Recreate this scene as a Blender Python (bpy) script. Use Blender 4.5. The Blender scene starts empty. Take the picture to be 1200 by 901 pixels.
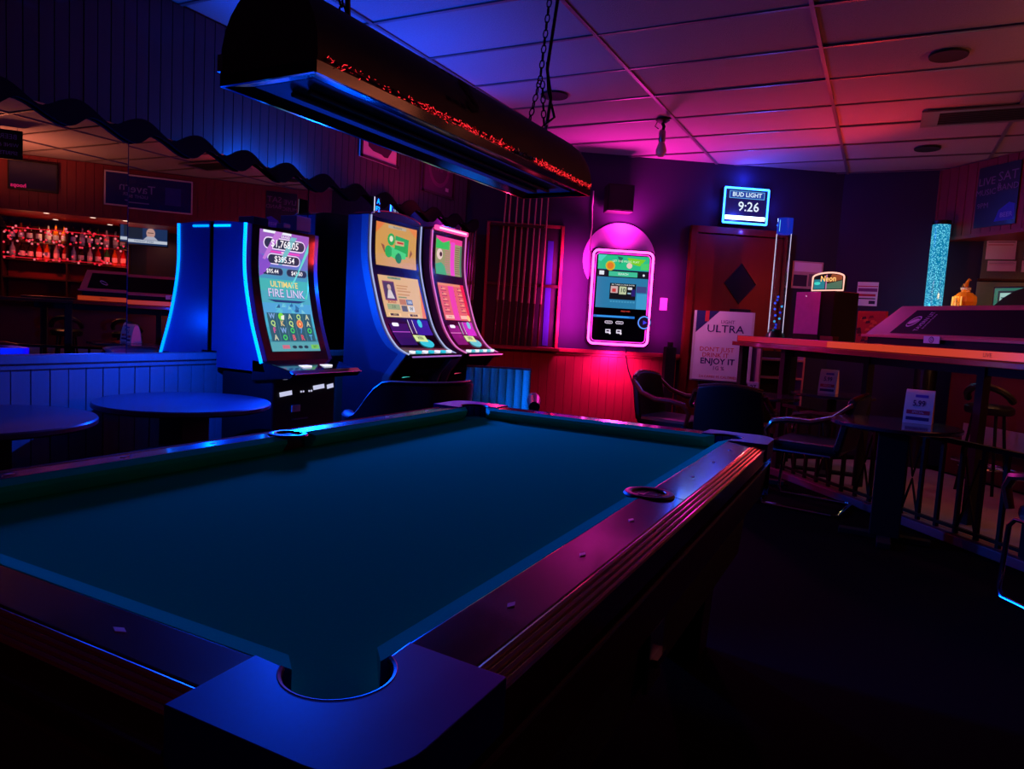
import bpy, bmesh, math, random
from mathutils import Vector, Matrix
random.seed(7)
R = math.radians
SC = bpy.context.scene
COL = SC.collection

# ------------------------------------------------------------------ camera
def cam_setup():
    yaw, pitch, roll, f = 0.472650318, 0.0887447771, 0.0571052680, 841.107584
    fw = Vector((-math.sin(yaw)*math.cos(pitch), math.cos(yaw)*math.cos(pitch), -math.sin(pitch)))
    r = fw.cross(Vector((0, 0, 1))).normalized()
    u = r.cross(fw)
    c, s = math.cos(roll), math.sin(roll)
    r2, u2 = r*c+u*s, u*c-r*s
    m = Matrix.Identity(4)
    for i in range(3):
        m[i][0], m[i][1], m[i][2] = r2[i], u2[i], -fw[i]
    m.translation = Vector((0.528430093, -0.628679749, 1.24142358))
    cd = bpy.data.cameras.new('camera')
    cd.sensor_fit = 'HORIZONTAL'; cd.sensor_width = 36.0
    cd.lens = f/1200*36.0
    cd.clip_start = 0.02
    co = bpy.data.objects.new('camera', cd)
    COL.objects.link(co); co.matrix_world = m
    SC.camera = co
cam_setup()

# ------------------------------------------------------------------ world, exposure
w = bpy.data.worlds.new('night'); SC.world = w; w.use_nodes = True
bg = w.node_tree.nodes['Background']
bg.inputs[0].default_value = (0.10, 0.08, 0.25, 1); bg.inputs[1].default_value = 0.004
SC.view_settings.view_transform = 'Standard'
SC.view_settings.look = 'None'
SC.view_settings.exposure = 0.0
SC.view_settings.gamma = 1.0
SC.view_settings.use_curve_mapping = False
SC.cycles.use_denoising = True
SC.cycles.max_bounces = 6
SC.cycles.sample_clamp_indirect = 3.0
SC.cycles.caustics_reflective = False
SC.cycles.caustics_refractive = False

# lamp powers in one table (made in the fixture builders; many are unseen boosts added to the visible glow)
LP = dict(
    slot_a=(600, (0.0, 0.055, 1.0)), slot_gap=(10, (0.0, 0.12, 1.0)), slot_b=(125, (0.0, 0.11, 1.0)), slot_c=(26, (1.0, 0.02, 0.10)),
    slot_top=(82, (0.0, 0.06, 1.0)),
    jukebox=(78, (1.0, 0.015, 0.50)), clock=(7, (0.03, 0.06, 1.0)),
    poster_fill=(15, (1.0, 0.30, 0.85)), teal=(1.6, (0.02, 0.5, 1.0)), arch=(34, (1.0, 0.03, 0.03)),
    bar_down=(9, (1.0, 0.40, 0.14)), bar_red=(12, (1.0, 0.05, 0.03)), back_fill=(7, (1.0, 0.12, 0.05)),
    bar_front=(5, (1.0, 0.10, 0.05)), pendant=(110, (1.0, 0.22, 0.10)),
)

# ------------------------------------------------------------------ materials
MATS = {}
def lin(c):
    return tuple(((x/255.0)/12.92 if x/255.0 <= 0.04045 else ((x/255.0+0.055)/1.055)**2.4) for x in c)
def pm(name, rgb, rough=0.5, metal=0.0, nscale=20.0, namt=0.15, bump=0.0, bscale=None, coat=0.0, stretch=None, spec=0.5, trans=0.0, ior=1.45):
    """procedural principled material: noise-varied colour and fine bump. rgb is sRGB 0-255"""
    if name in MATS: return MATS[name]
    m = bpy.data.materials.new(name); m.use_nodes = True
    nt = m.node_tree; b = nt.nodes['Principled BSDF']
    c = lin(rgb)
    tc = nt.nodes.new('ShaderNodeTexCoord'); mp = nt.nodes.new('ShaderNodeMapping')
    nt.links.new(tc.outputs['Object'], mp.inputs[0])
    if stretch: mp.inputs['Scale'].default_value = stretch
    n = nt.nodes.new('ShaderNodeTexNoise'); n.inputs['Scale'].default_value = nscale; n.inputs['Detail'].default_value = 5
    nt.links.new(mp.outputs[0], n.inputs['Vector'])
    mix = nt.nodes.new('ShaderNodeMix'); mix.data_type = 'RGBA'
    mix.inputs[6].default_value = (*[x*(1-namt) for x in c], 1); mix.inputs[7].default_value = (*[min(1, x*(1+namt)) for x in c], 1)
    nt.links.new(n.outputs['Fac'], mix.inputs[0]); nt.links.new(mix.outputs[2], b.inputs['Base Color'])
    b.inputs['Roughness'].default_value = rough; b.inputs['Metallic'].default_value = metal
    b.inputs['Specular IOR Level'].default_value = spec
    b.inputs['Coat Weight'].default_value = coat; b.inputs['Coat Roughness'].default_value = 0.08
    b.inputs['Transmission Weight'].default_value = trans; b.inputs['IOR'].default_value = ior
    if bump > 0:
        n2 = nt.nodes.new('ShaderNodeTexNoise'); n2.inputs['Scale'].default_value = bscale or nscale*3; n2.inputs['Detail'].default_value = 3
        nt.links.new(mp.outputs[0], n2.inputs['Vector'])
        bp = nt.nodes.new('ShaderNodeBump'); bp.inputs['Strength'].default_value = bump; bp.inputs['Distance'].default_value = 0.01
        nt.links.new(n2.outputs['Fac'], bp.inputs['Height']); nt.links.new(bp.outputs[0], b.inputs['Normal'])
    MATS[name] = m
    return m
def em(rgb, strength=1.0, sample=False):
    """light-giving surface (screen, neon, LED); rgb sRGB as it shows"""
    name = 'glow_%d_%d_%d_%g' % (*rgb, strength)
    if name in MATS: return MATS[name]
    m = bpy.data.materials.new(name); m.use_nodes = True
    nt = m.node_tree; b = nt.nodes['Principled BSDF']
    c = lin(rgb)
    b.inputs['Base Color'].default_value = (0.02, 0.02, 0.02, 1)
    b.inputs['Roughness'].default_value = 0.25
    b.inputs['Emission Color'].default_value = (*c, 1); b.inputs['Emission Strength'].default_value = strength
    if not sample: m.cycles.emission_sampling = 'NONE'
    MATS[name] = m
    return m

M_black = pm('black_plastic', (14, 14, 17), 0.35, coat=0.2)
M_gloss = pm('black_gloss', (9, 9, 12), 0.08, coat=0.6, namt=0.05)
M_matte = pm('matte_black', (10, 10, 11), 0.8)
M_chrome = pm('chrome', (205, 205, 210), 0.14, 1.0, namt=0.04)
M_steel = pm('brushed_steel', (150, 150, 155), 0.32, 1.0, nscale=60)
M_cherry = pm('cherry_wood', (54, 17, 15), 0.2, nscale=6, namt=0.35, stretch=(14, 1, 14), coat=0.6)
M_reed = pm('reeded_moulding', (120, 56, 66), 0.22, nscale=8, coat=0.4)
M_darkwood = pm('dark_wood', (60, 30, 24), 0.35, nscale=6, namt=0.35, stretch=(1, 1, 8))
M_armwood = pm('arm_wood', (110, 48, 34), 0.25, nscale=8, namt=0.3, coat=0.5)
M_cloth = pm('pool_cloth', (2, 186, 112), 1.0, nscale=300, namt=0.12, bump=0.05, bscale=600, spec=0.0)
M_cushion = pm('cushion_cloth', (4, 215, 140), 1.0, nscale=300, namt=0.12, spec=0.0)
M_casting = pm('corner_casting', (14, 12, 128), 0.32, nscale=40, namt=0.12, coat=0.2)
M_rubber = pm('pocket_rubber', (12, 12, 14), 0.4)
M_navy = pm('navy_wall_paint', (33, 23, 56), 0.8, nscale=4, namt=0.12, bump=0.08, bscale=80)
M_plank = pm('beadboard_paint', (64, 58, 66), 0.6, nscale=5, namt=0.2, stretch=(6, 6, 1), bump=0.05)
M_wains = pm('wainscot_wood', (165, 62, 58), 0.45, nscale=5, namt=0.22, stretch=(8, 8, 1))
M_leftw = pm('left_wainscot_paint', (128, 136, 140), 0.5, nscale=5, namt=0.2, stretch=(8, 8, 1))
M_soffit = pm('soffit_wood', (116, 36, 36), 0.5, nscale=5, namt=0.25, stretch=(8, 8, 1))
M_tile = pm('ceiling_tile', (152, 146, 148), 0.9, nscale=90, namt=0.16, bump=0.5, bscale=160)
M_tee = pm('ceiling_tee', (112, 104, 108), 0.4, 0.3, nscale=30)
M_carpet = pm('carpet', (11, 10, 12), 1.0, nscale=200, namt=0.5, bump=0.4, bscale=400, spec=0.05)
M_tilefloor = pm('tile_floor', (150, 135, 140), 0.35, nscale=6, namt=0.3)
M_red_door = pm('red_door_paint', (112, 18, 18), 0.4, nscale=6, namt=0.15, stretch=(6, 6, 1))
M_paper = pm('paper', (225, 215, 225), 0.7, nscale=10, namt=0.05)
M_ink = pm('ink', (40, 22, 60), 0.7)
M_redink = pm('red_ink', (190, 40, 70), 0.7)
M_cream = pm('cream_plastic', (210, 200, 195), 0.4)
M_vinyl = pm('black_vinyl', (16, 15, 19), 0.4, nscale=60, bump=0.1)
M_bluevinyl = pm('blue_vinyl', (60, 215, 190), 0.33, nscale=40, namt=0.15, coat=0.2)
M_bluecab = pm('blue_cabinet', (58, 76, 130), 0.35, nscale=4, namt=0.12, coat=0.2)
M_fairing = pm('cabinet_fairing', (120, 140, 175), 0.25, nscale=5, coat=0.4)
M_glass = pm('clear_tube', (230, 240, 250), 0.03, namt=0.01, trans=1.0, ior=1.3)
M_cork = pm('notice_board', (96, 104, 92), 0.8, nscale=80, namt=0.3)
M_tabletop = pm('table_laminate', (52, 48, 62), 0.14, nscale=12, namt=0.25, coat=0.25)
M_iron = pm('wrought_iron', (5, 5, 6), 0.6, spec=0.3)
M_mirror = pm('mirror_silver', (205, 205, 212), 0.0, 1.0, namt=0.01)
M_scallop = pm('scalloped_trim', (10, 9, 15), 0.7, spec=0.1)
M_lampshade = pm('lamp_shade', (11, 6, 5), 0.5, nscale=5)
M_reflector = pm('lamp_reflector', (120, 125, 125), 0.10, 1.0, namt=0.03)
M_amber = pm('amber_glass', (220, 130, 30), 0.1, coat=0.5)
M_ledge = pm('ledge_wood', (130, 40, 18), 0.25, nscale=5, coat=0.5)
M_pinkpanel = pm('pale_panel', (196, 104, 96), 0.35, nscale=8)
M_cue = pm('cue_maple', (205, 150, 120), 0.25, nscale=10, coat=0.4)
M_cuebutt = pm('cue_butt', (90, 40, 40), 0.25, nscale=10, coat=0.4)

# ------------------------------------------------------------------ mesh builder
class MB:
    def __init__(s): s.v = []; s.f = []; s.m = []; s.mats = []
    def mi(s, mat):
        if mat not in s.mats: s.mats.append(mat)
        return s.mats.index(mat)
    def add(s, vs, fs, mat):
        o = len(s.v); i = s.mi(mat)
        s.v += [tuple(p) for p in vs]
        for f in fs: s.f.append(tuple(o+k for k in f)); s.m.append(i)
        return s
    def box(s, x0, x1, y0, y1, z0, z1, mat):
        vs = [(x, y, z) for z in (z0, z1) for y in (y0, y1) for x in (x0, x1)]
        return s.add(vs, [(0, 2, 3, 1), (4, 5, 7, 6), (0, 1, 5, 4), (2, 6, 7, 3), (0, 4, 6, 2), (1, 3, 7, 5)], mat)
    def cyl(s, c, r, h, mat, seg=16, r2=None, axis='z', cap=True):
        r2 = r if r2 is None else r2
        vs = []
        for k, (rr, hh) in enumerate(((r, 0), (r2, h))):
            for i in range(seg):
                a = 2*math.pi*i/seg; p = (rr*math.cos(a), rr*math.sin(a), hh)
                if axis == 'x': p = (p[2], p[0], p[1])
                if axis == 'y': p = (p[0], p[2], p[1])
                vs.append((c[0]+p[0], c[1]+p[1], c[2]+p[2]))
        fs = [(i, (i+1) % seg, seg+(i+1) % seg, seg+i) for i in range(seg)]
        if cap: fs += [tuple(range(seg-1, -1, -1)), tuple(range(seg, 2*seg))]
        return s.add(vs, fs, mat)
    def lathe(s, prof, c, mat, seg=20):
        vs = []; fs = []
        for (r, z) in prof:
            for i in range(seg):
                a = 2*math.pi*i/seg; vs.append((c[0]+r*math.cos(a), c[1]+r*math.sin(a), c[2]+z))
        for k in range(len(prof)-1):
            for i in range(seg):
                j = (i+1) % seg
                fs.append((k*seg+i, k*seg+j, (k+1)*seg+j, (k+1)*seg+i))
        fs.append(tuple(range(seg-1, -1, -1))); fs.append(tuple((len(prof)-1)*seg+i for i in range(seg)))
        return s.add(vs, fs, mat)
    def tube(s, path, r, mat, seg=8, closed=False, flat=None):
        """tube along path; r a number or list; flat=(a,b) elliptical section scale"""
        P = [Vector(p) for p in path]; n = len(P); vs = []; fs = []
        rs = r if isinstance(r, (list, tuple)) else [r]*n
        prev = None
        for i in range(n):
            if closed: t = P[(i+1) % n]-P[i-1]
            else: t = P[min(i+1, n-1)]-P[max(i-1, 0)]
            t.normalize()
            if prev is None:
                a = Vector((0, 0, 1)) if abs(t.z) < 0.9 else Vector((1, 0, 0))
                nx = t.cross(a).normalized()
            else:
                nx = (prev-t*prev.dot(t)).normalized()
            ny = t.cross(nx); prev = nx
            for k in range(seg):
                a = 2*math.pi*k/seg
                fa, fb = flat or (1, 1)
                vs.append(P[i]+nx*(rs[i]*fa*math.cos(a))+ny*(rs[i]*fb*math.sin(a)))
        for i in range(n if closed else n-1):
            j = (i+1) % n
            for k in range(seg):
                l = (k+1) % seg
                fs.append((i*seg+k, i*seg+l, j*seg+l, j*seg+k))
        if not closed:
            fs.append(tuple(range(seg-1, -1, -1))); fs.append(tuple((n-1)*seg+k for k in range(seg)))
        return s.add(vs, fs, mat)
    def prism(s, poly, a, b, mat, plane='xz'):
        """polygon in a plane extruded along the third axis from a to b"""
        def P(p, h):
            if plane == 'xz': return (p[0], h, p[1])
            if plane == 'yz': return (h, p[0], p[1])
            return (p[0], p[1], h)
        n = len(poly)
        bm = bmesh.new()
        v0 = [bm.verts.new(P(p, a)) for p in poly]; v1 = [bm.verts.new(P(p, b)) for p in poly]
        bm.faces.new(v0[::-1]); bm.faces.new(v1)
        for i in range(n): bm.faces.new((v0[i], v0[(i+1) % n], v1[(i+1) % n], v1[i]))
        bm.normal_update()
        bmesh.ops.triangulate(bm, faces=[f for f in bm.faces if len(f.verts) > 4], ngon_method='EAR_CLIP')
        bmesh.ops.recalc_face_normals(bm, faces=bm.faces)
        bm.verts.index_update()
        s.add([v.co[:] for v in bm.verts], [[v.index for v in f.verts] for f in bm.faces], mat)
        bm.free(); return s
    def ball(s, c, r, mat, seg=12, rings=8, sc=(1, 1, 1)):
        vs = [(c[0], c[1], c[2]-r*sc[2])]; fs = []
        for j in range(1, rings):
            t = math.pi*j/rings
            for i in range(seg):
                a = 2*math.pi*i/seg
                vs.append((c[0]+r*sc[0]*math.sin(t)*math.cos(a), c[1]+r*sc[1]*math.sin(t)*math.sin(a), c[2]-r*sc[2]*math.cos(t)))
        vs.append((c[0], c[1], c[2]+r*sc[2])); N = len(vs)-1
        for i in range(seg):
            k = (i+1) % seg
            fs.append((0, 1+k, 1+i)); fs.append((N, N-seg+i, N-seg+k))
            for j in range(rings-2):
                fs.append((1+j*seg+i, 1+j*seg+k, 1+(j+1)*seg+k, 1+(j+1)*seg+i))
        return s.add(vs, fs, mat)
    def build(s, name, parent=None, loc=(0, 0, 0), smooth=False, bevel=0.0, kind=None, rotz=0):
        me = bpy.data.meshes.new(name)
        me.from_pydata(s.v, [], s.f)
        for m in s.mats: me.materials.append(m)
        me.polygons.foreach_set('material_index', s.m)
        me.update()
        if smooth:
            me.shade_smooth(); me.set_sharp_from_angle(angle=R(40))
        o = bpy.data.objects.new(name, me); COL.objects.link(o)
        o.location = loc; o.rotation_euler = (0, 0, rotz)
        if parent is not None: o.parent = parent
        if bevel > 0:
            b = o.modifiers.new('bevel', 'BEVEL'); b.width = bevel; b.segments = 2; b.limit_method = 'ANGLE'; b.angle_limit = R(40)
        if kind: o['kind'] = kind
        return o

def tag(o, label, cat=None, group=None, kind=None):
    o['label'] = label
    if cat: o['category'] = cat
    if group: o['group'] = group
    if kind: o['kind'] = kind
    return o
def thing(name, label, cat, loc=(0, 0, 0), rotz=0, group=None):
    o = bpy.data.objects.new(name, None); COL.objects.link(o)
    o.empty_display_size = 0.05
    o.location = loc; o.rotation_euler = (0, 0, rotz)
    return tag(o, label, cat, group)
def struct(o, label): return tag(o, label, kind='structure')
def lamp(key, loc, parent=None, typ='POINT', size=0.08, mul=1.0, rot=None, size_y=None, spread=None):
    p, c = LP[key]
    d = bpy.data.lights.new('light_'+key, typ); d.energy = p*mul; d.color = c
    if typ == 'AREA':
        d.size = size
        if size_y: d.shape = 'RECTANGLE'; d.size_y = size_y
        if spread: d.spread = spread
    elif typ == 'SPOT':
        d.shadow_soft_size = size; d.spot_size = spread or R(100); d.spot_blend = 0.7
    else: d.shadow_soft_size = 0.0
    o = bpy.data.objects.new('bulb', d); COL.objects.link(o); o.location = loc
    if rot: o.rotation_euler = rot
    if parent is not None: o.parent = parent
    return o

FONT = {}
def text_mesh(s, size, bold=0.0):
    key = (s, size, bold)
    if key in FONT: return FONT[key]
    cu = bpy.data.curves.new('lettering', 'FONT'); cu.body = s; cu.size = size; cu.offset = bold*size
    cu.align_x = 'CENTER'; cu.align_y = 'CENTER'; cu.resolution_u = 2
    ob = bpy.data.objects.new('lettering', cu); COL.objects.link(ob)
    me = bpy.data.meshes.new_from_object(ob)
    out = ([v.co[:] for v in me.vertices], [tuple(p.vertices) for p in me.polygons])
    bpy.data.objects.remove(ob); bpy.data.curves.remove(cu); bpy.data.meshes.remove(me)
    FONT[key] = out
    return out

class Paint:
    """flat print laid out on a surface P(u,v,h); each layer sits a hair above the last"""
    def __init__(s, P=None, step=0.0006):
        s.P = P or (lambda u, v, h: (u, -h, v)); s.mb = MB(); s.step = step
    def rect(s, u0, u1, v0, v1, mat, layer=1, sub=0.04):
        n = max(1, int(abs(v1-v0)/sub)); h = layer*s.step; vs = []; fs = []
        for i in range(n+1):
            v = v0+(v1-v0)*i/n
            vs += [s.P(u0, v, h), s.P(u1, v, h)]
        for i in range(n): fs.append((2*i, 2*i+1, 2*i+3, 2*i+2))
        s.mb.add(vs, fs, mat); return s
    def poly(s, pts, mat, layer=1):
        h = layer*s.step
        s.mb.add([s.P(u, v, h) for u, v in pts], [tuple(range(len(pts)))], mat); return s
    def disc(s, u, v, r, mat, layer=1, seg=14, ry=None):
        ry = ry or r
        return s.poly([(u+r*math.cos(2*math.pi*i/seg), v+ry*math.sin(2*math.pi*i/seg)) for i in range(seg)], mat, layer)
    def pill(s, u0, u1, v0, v1, mat, layer=1):
        r = (v1-v0)/2; pts = []
        for cx, a0 in ((u1-r, -90), (u0+r, 90)):
            for i in range(7):
                a = R(a0+30*i); pts.append((cx+r*math.cos(a), (v0+v1)/2+r*math.sin(a)))
        return s.poly(pts, mat, layer)
    def text(s, t, u, v, size, mat, layer=3, bold=0.0, sx=1.0, rot=0.0):
        vs, fs = text_mesh(t, size, bold); h = layer*s.step
        c, q = math.cos(rot), math.sin(rot)
        s.mb.add([s.P(u+(p[0]*sx)*c-p[1]*q, v+(p[0]*sx)*q+p[1]*c, h) for p in vs], fs, mat); return s
    def build(s, name, parent=None, **k): return s.mb.build(name, parent, **k)

def copy_tree(o, parent=None):
    c = o.copy(); COL.objects.link(c)
    if parent is not None: c.parent = parent
    for ch in list(o.children): copy_tree(ch, c)
    return c

# ------------------------------------------------------------------ frames of reference
TH_L = R(90)                                            # left wall: local x runs along +Y, front faces +X
P0 = Vector((-3.37, 5.74, 0)); P1 = Vector((0.0, 7.90, 0))   # corner wall, cut across the corner
TH_C = math.atan2(P1.y-P0.y, P1.x-P0.x); LEN_C = (P1-P0).length
dC = Vector((math.cos(TH_C), math.sin(TH_C), 0)); nC = Vector((math.sin(TH_C), -math.cos(TH_C), 0))
RP = Vector((0.5, 5.2, 0)); TH_R = math.atan2(-0.763, 0.646)   # railing / bar direction
dR = Vector((math.cos(TH_R), math.sin(TH_R), 0)); nR = Vector((-math.sin(TH_R), math.cos(TH_R), 0))   # nR points away from the camera
def onC(p, off=0.0):
    """point on the corner wall under world xy p"""
    t = (Vector((p[0], p[1], 0))-P0).dot(dC); q = P0+dC*t+nC*off
    return Vector((q.x, q.y, p[2] if len(p) > 2 else 0))
def bar(t, off, z=0.0):
    q = RP+dR*t+nR*off
    return Vector((q.x, q.y, z))
H = 3.0

# ------------------------------------------------------------------ room shell
def wall_panel(name, a, b, z0, z1, mat, label, thick=0.12, parent=None):
    a = Vector((a[0], a[1], 0)); b = Vector((b[0], b[1], 0)); L = (b-a).length
    th = math.atan2(b.y-a.y, b.x-a.x)
    o = MB().box(-0.0, L, 0, thick, z0, z1, mat).build(name, loc=a, rotz=th)
    return struct(o, label)
floor = struct(MB().box(-3.5, 5.1, -3.2, 8.1, -0.1, 0, M_carpet).build('floor'), 'black carpeted barroom floor')
w_left = wall_panel('wall_left', (-3.37, -3.1), (-3.37, 5.74), 0, 3.1, M_navy, 'left wall with wainscot, mirrors and vertical boards')
w_corner = wall_panel('wall_corner', P0, P1, 0, 3.1, M_navy, 'purple-blue wall cut across the corner behind the jukebox')
PB = bar(0, 3.4); tB = (7.92-PB.y)/dR.y; PBa = PB+dR*tB
w_far = wall_panel('wall_far', P1, (PBa.x, 7.92), 0, 3.1, M_navy, 'dark blue far wall right of the red door')
tE = (4.9-PB.x)/dR.x; PBb = PB+dR*tE
w_bar = wall_panel('wall_bar', PBa, PBb, 0, 3.1, M_navy, 'back wall of the bar')
w_right = wall_panel('wall_right', PBb, (4.9, -3.1), 0, 3.1, M_navy, 'right side wall')
w_back = wall_panel('wall_back', (4.9, -3.0), (-3.37, -3.0), 0, 3.1, M_navy, 'wall behind the viewer')

def in_room(x, y):
    if x < -3.37 or y < -3.0 or x > 4.9: return False
    if (Vector((x, y, 0))-P0).dot(nC) < 0: return False
    if y > 7.92: return False
    if (Vector((x, y, 0))-RP).dot(nR) > 3.4: return False
    return True
ceil = struct(MB().box(-3.5, 5.1, -3.2, 8.1, 3.06, 3.16, M_tile).build('ceiling'), 'suspended ceiling of pale acoustic tiles')
tile_src = MB().box(-0.605, 0.605, -0.30, 0.30, 0.0, 0.02, M_tile)
tile_me = tile_src.build('ceiling_tile', ceil, loc=(0, 0, -50)); tmesh = tile_me.data; bpy.data.objects.remove(tile_me)
XG = [0.03+1.22*k for k in range(-3, 5)]; YG = [3.59+0.61*j for j in range(-11, 8)]
for i in range(len(XG)-1):
    for j in range(len(YG)-1):
        cx, cy = XG[i]+0.61, YG[j]+0.305
        if not any(in_room(cx+a*0.58, cy+b*0.28) for a in (-1, 0, 1) for b in (-1, 1)): continue
        if any(not in_room(cx+a*0.3, cy+b*0.2) for a in (-1, 1) for b in (-1, 1)) and cy < 4: pass
        o = bpy.data.objects.new('ceiling_tile', tmesh); COL.objects.link(o); o.parent = ceil
        o.location = (cx, cy, H+random.uniform(-0.002, 0.004))
        o.rotation_euler = (random.uniform(-0.004, 0.004), random.uniform(-0.003, 0.003), 0)
for x in XG:
    MB().box(x-0.012, x+0.012, -3.0, 8.0, H-0.012, H-0.002, M_tee).build('ceiling_tee', ceil)
for y in YG:
    MB().box(-3.4, 4.9, y-0.012, y+0.012, H-0.010, H-0.003, M_tee).build('ceiling_tee', ceil)

# left wall dressing: mirror panes, wainscot, cap rail, vertical boards, scalloped trim
plank_me = None
def planks(parent, x0, x1, z0, z1, wd, mat, th=0.014, gap=0.006, y=0.0):
    """vertical tongue-and-groove boards in the local frame of parent, on its front (-y)"""
    n = int((x1-x0)/wd); pw = (x1-x0)/n
    src = MB().box(-pw/2+gap/2, pw/2-gap/2, -th, 0.0, z0, z1, mat).build('plank', parent, bevel=0.0)
    me = src.data; src.location = (x0+pw/2, y, 0)
    for i in range(1, n):
        o = bpy.data.objects.new('plank', me); COL.objects.link(o); o.parent = parent
        o.location = (x0+pw*(i+0.5), y+random.uniform(-0.001, 0.0015), 0)
# wall_left object has its local x along +Y (origin y=-3.1) and local -y facing the room
OY = 3.1
XM = 0.26                                                # the lower wall with the mirrors stands 26 cm proud of the boarded wall above
planks(w_left, OY+0.2, OY+5.72, 2.06, 2.99, 0.075, M_plank)
MB().box(OY-0.9, OY+5.55, -XM+0.008, 0.0, 0.0, 2.105, M_navy).build('lower_wall', w_left)
planks(w_left, OY+0.2, OY+5.55, 0.08, 0.89, 0.09, M_leftw, y=-XM+0.008)
MB().box(OY-0.5, OY+5.56, -XM-0.05, -XM+0.006, 0.905, 0.945, M_leftw).box(OY-0.5, OY+5.56, -XM-0.025, -XM+0.006, 0.875, 0.905, M_leftw).build('cap_rail', w_left, bevel=0.004)
for (ya, yb, tilt) in ((-0.55, 0.457, 0.002), (0.463, 1.872, 0.003), (1.878, 3.212, 0.001), (3.218, 4.40, 0.006), (4.406, 5.54, 0.002)):
    dz = 1.2*tilt
    vs = [(OY+ya, -XM, 0.945), (OY+yb, -XM, 0.945), (OY+yb, -XM-dz, 2.14), (OY+ya, -XM-dz, 2.14),
          (OY+ya, -XM+0.007, 0.945), (OY+yb, -XM+0.007, 0.945), (OY+yb, -XM+0.007, 2.14), (OY+ya, -XM+0.007, 2.14)]
    mm = MB().add(vs, [(0, 1, 2, 3), (5, 4, 7, 6), (0, 3, 7, 4), (1, 5, 6, 2), (3, 2, 6, 7), (0, 4, 5, 1)], M_mirror).build('mirror_pane', w_left)
def scallop():
    poly_t = []; poly_b = []
    y = 0.1
    while y <= 5.53:
        q = ((y-2.60)/0.352) % 1.0                       # lobes: bottom dips just under each top hump
        q = q/0.34*0.5 if q < 0.34 else 0.5+(q-0.34)/0.66*0.5
        poly_b.append((OY+y, 2.062+0.068*(0.5-0.5*math.cos(2*math.pi*q))))
        ct = 0.5+0.5*math.cos(2*math.pi*(y-2.64)/0.352)
        poly_t.append((OY+y, 2.122+0.075*(ct**0.8)))
        y += 0.022
    mb = MB(); n = len(poly_t)
    vs = []
    for yy in (-XM-0.036, -XM-0.016):
        vs += [(p[0], yy, p[1]) for p in poly_b]+[(p[0], yy, p[1]) for p in poly_t]
    fs = []
    for i in range(n-1):
        fs += [(i, i+1, n+i+1, n+i), (2*n+i+1, 2*n+i, 3*n+i, 3*n+i+1), (i, 2*n+i, 2*n+i+1, i+1), (n+i, n+i+1, 3*n+i+1, 3*n+i)]
    mb.add(vs, fs, M_scallop)
    o = mb.build('scalloped_trim', w_left)
    o['label'] = 'dark wavy wooden trim above the mirrors'
scallop()
for yy in (2.86, 3.28):
    MB().lathe([(0.05, 0), (0.05, 0.02), (0.03, 0.03)], (OY+yy, -0.13, 2.105), M_black, 16).build('uplight', w_left)
    lamp('slot_b', (OY+yy, -0.13, 2.15), w_left, mul=0.09)

# corner wall dressing
planks(w_corner, 0.02, 2.32, 0.08, 0.93, 0.09, M_wains, th=0.008, gap=0.003)
MB().box(0.0, 2.34, -0.05, 0, 0.945, 0.985, M_wains).box(0.0, 2.34, -0.03, 0, 0.92, 0.945, M_wains).build('cap_rail', w_corner, bevel=0.004)

# floor of the bar area beyond the railing, pale tiles
fl2 = MB().box(-1.9, 3.2, 0.06, 1.95, 0.0, 0.006, M_tilefloor).build('floor', loc=RP, rotz=TH_R)
struct(fl2, 'paler tiled floor strip between railing and bar')

# soffit over the bar
sof = MB().box(-1.9, 4.3, 2.05, 3.39, 2.29, 2.995, M_soffit).build('trim_1', loc=RP, rotz=TH_R)
struct(sof, 'red wooden soffit over the bar')
def soffit_planks():
    n = 58; pw = 6.2/n
    src = MB().box(-pw/2+0.003, pw/2-0.003, -0.012, 0, 2.31, 2.99, M_soffit).build('plank', sof)
    me = src.data; src.location = (-1.9+pw/2, 2.05, 0)
    for i in range(1, n):
        o = bpy.data.objects.new('plank', me); COL.objects.link(o); o.parent = sof; o.location = (-1.9+pw*(i+0.5), 2.05+random.uniform(-0.001, 0.001), 0)
    MB().box(-1.9, 4.3, 2.02, 2.06, 2.275, 2.31, M_soffit).build('edge_strip', sof)
soffit_planks()
dl_n = 0
ordw = ['first', 'second', 'third', 'fourth', 'fifth', 'sixth', 'seventh', 'eighth', 'ninth', 'tenth', 'eleventh', 'twelfth', 'thirteenth', 'fourteenth', 'fifteenth']
for row, off in ((0, 2.25), (1, 3.15)):
    ts = (2.6, 1.9, 1.35, 0.95, 0.25, -0.80) if row == 0 else (2.7, 1.95, 1.25, 0.5)
    for k, t in enumerate(ts):
        p = bar(t, off, 2.29)
        lab = 'small warm downlight under the soffit at the right edge above the notice papers' if t == -0.80 else 'small downlight under the bar soffit, %s from left in the mirror, %s row' % (ordw[k], 'front' if row == 0 else 'back')
        d = thing('downlight', lab, 'downlight', p, group='downlights under the bar soffit')
        MB().lathe([(0.035, -0.004), (0.055, -0.004), (0.055, 0.0), (0.035, 0.0)], (0, 0, 0), M_steel, 16).build('trim_ring', d)
        MB().cyl((0, 0, -0.006), 0.034, 0.004, em((255, 220, 190), 3.0), 14).build('bulb_lens', d)
        if (row == 0 and t in (-0.80, 0.95, 1.9)) or (row == 1 and t in (0.5, 1.95)):
            lamp('bar_down', (0, 0, -0.03), d, 'SPOT', 0.03, spread=R(140))

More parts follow.
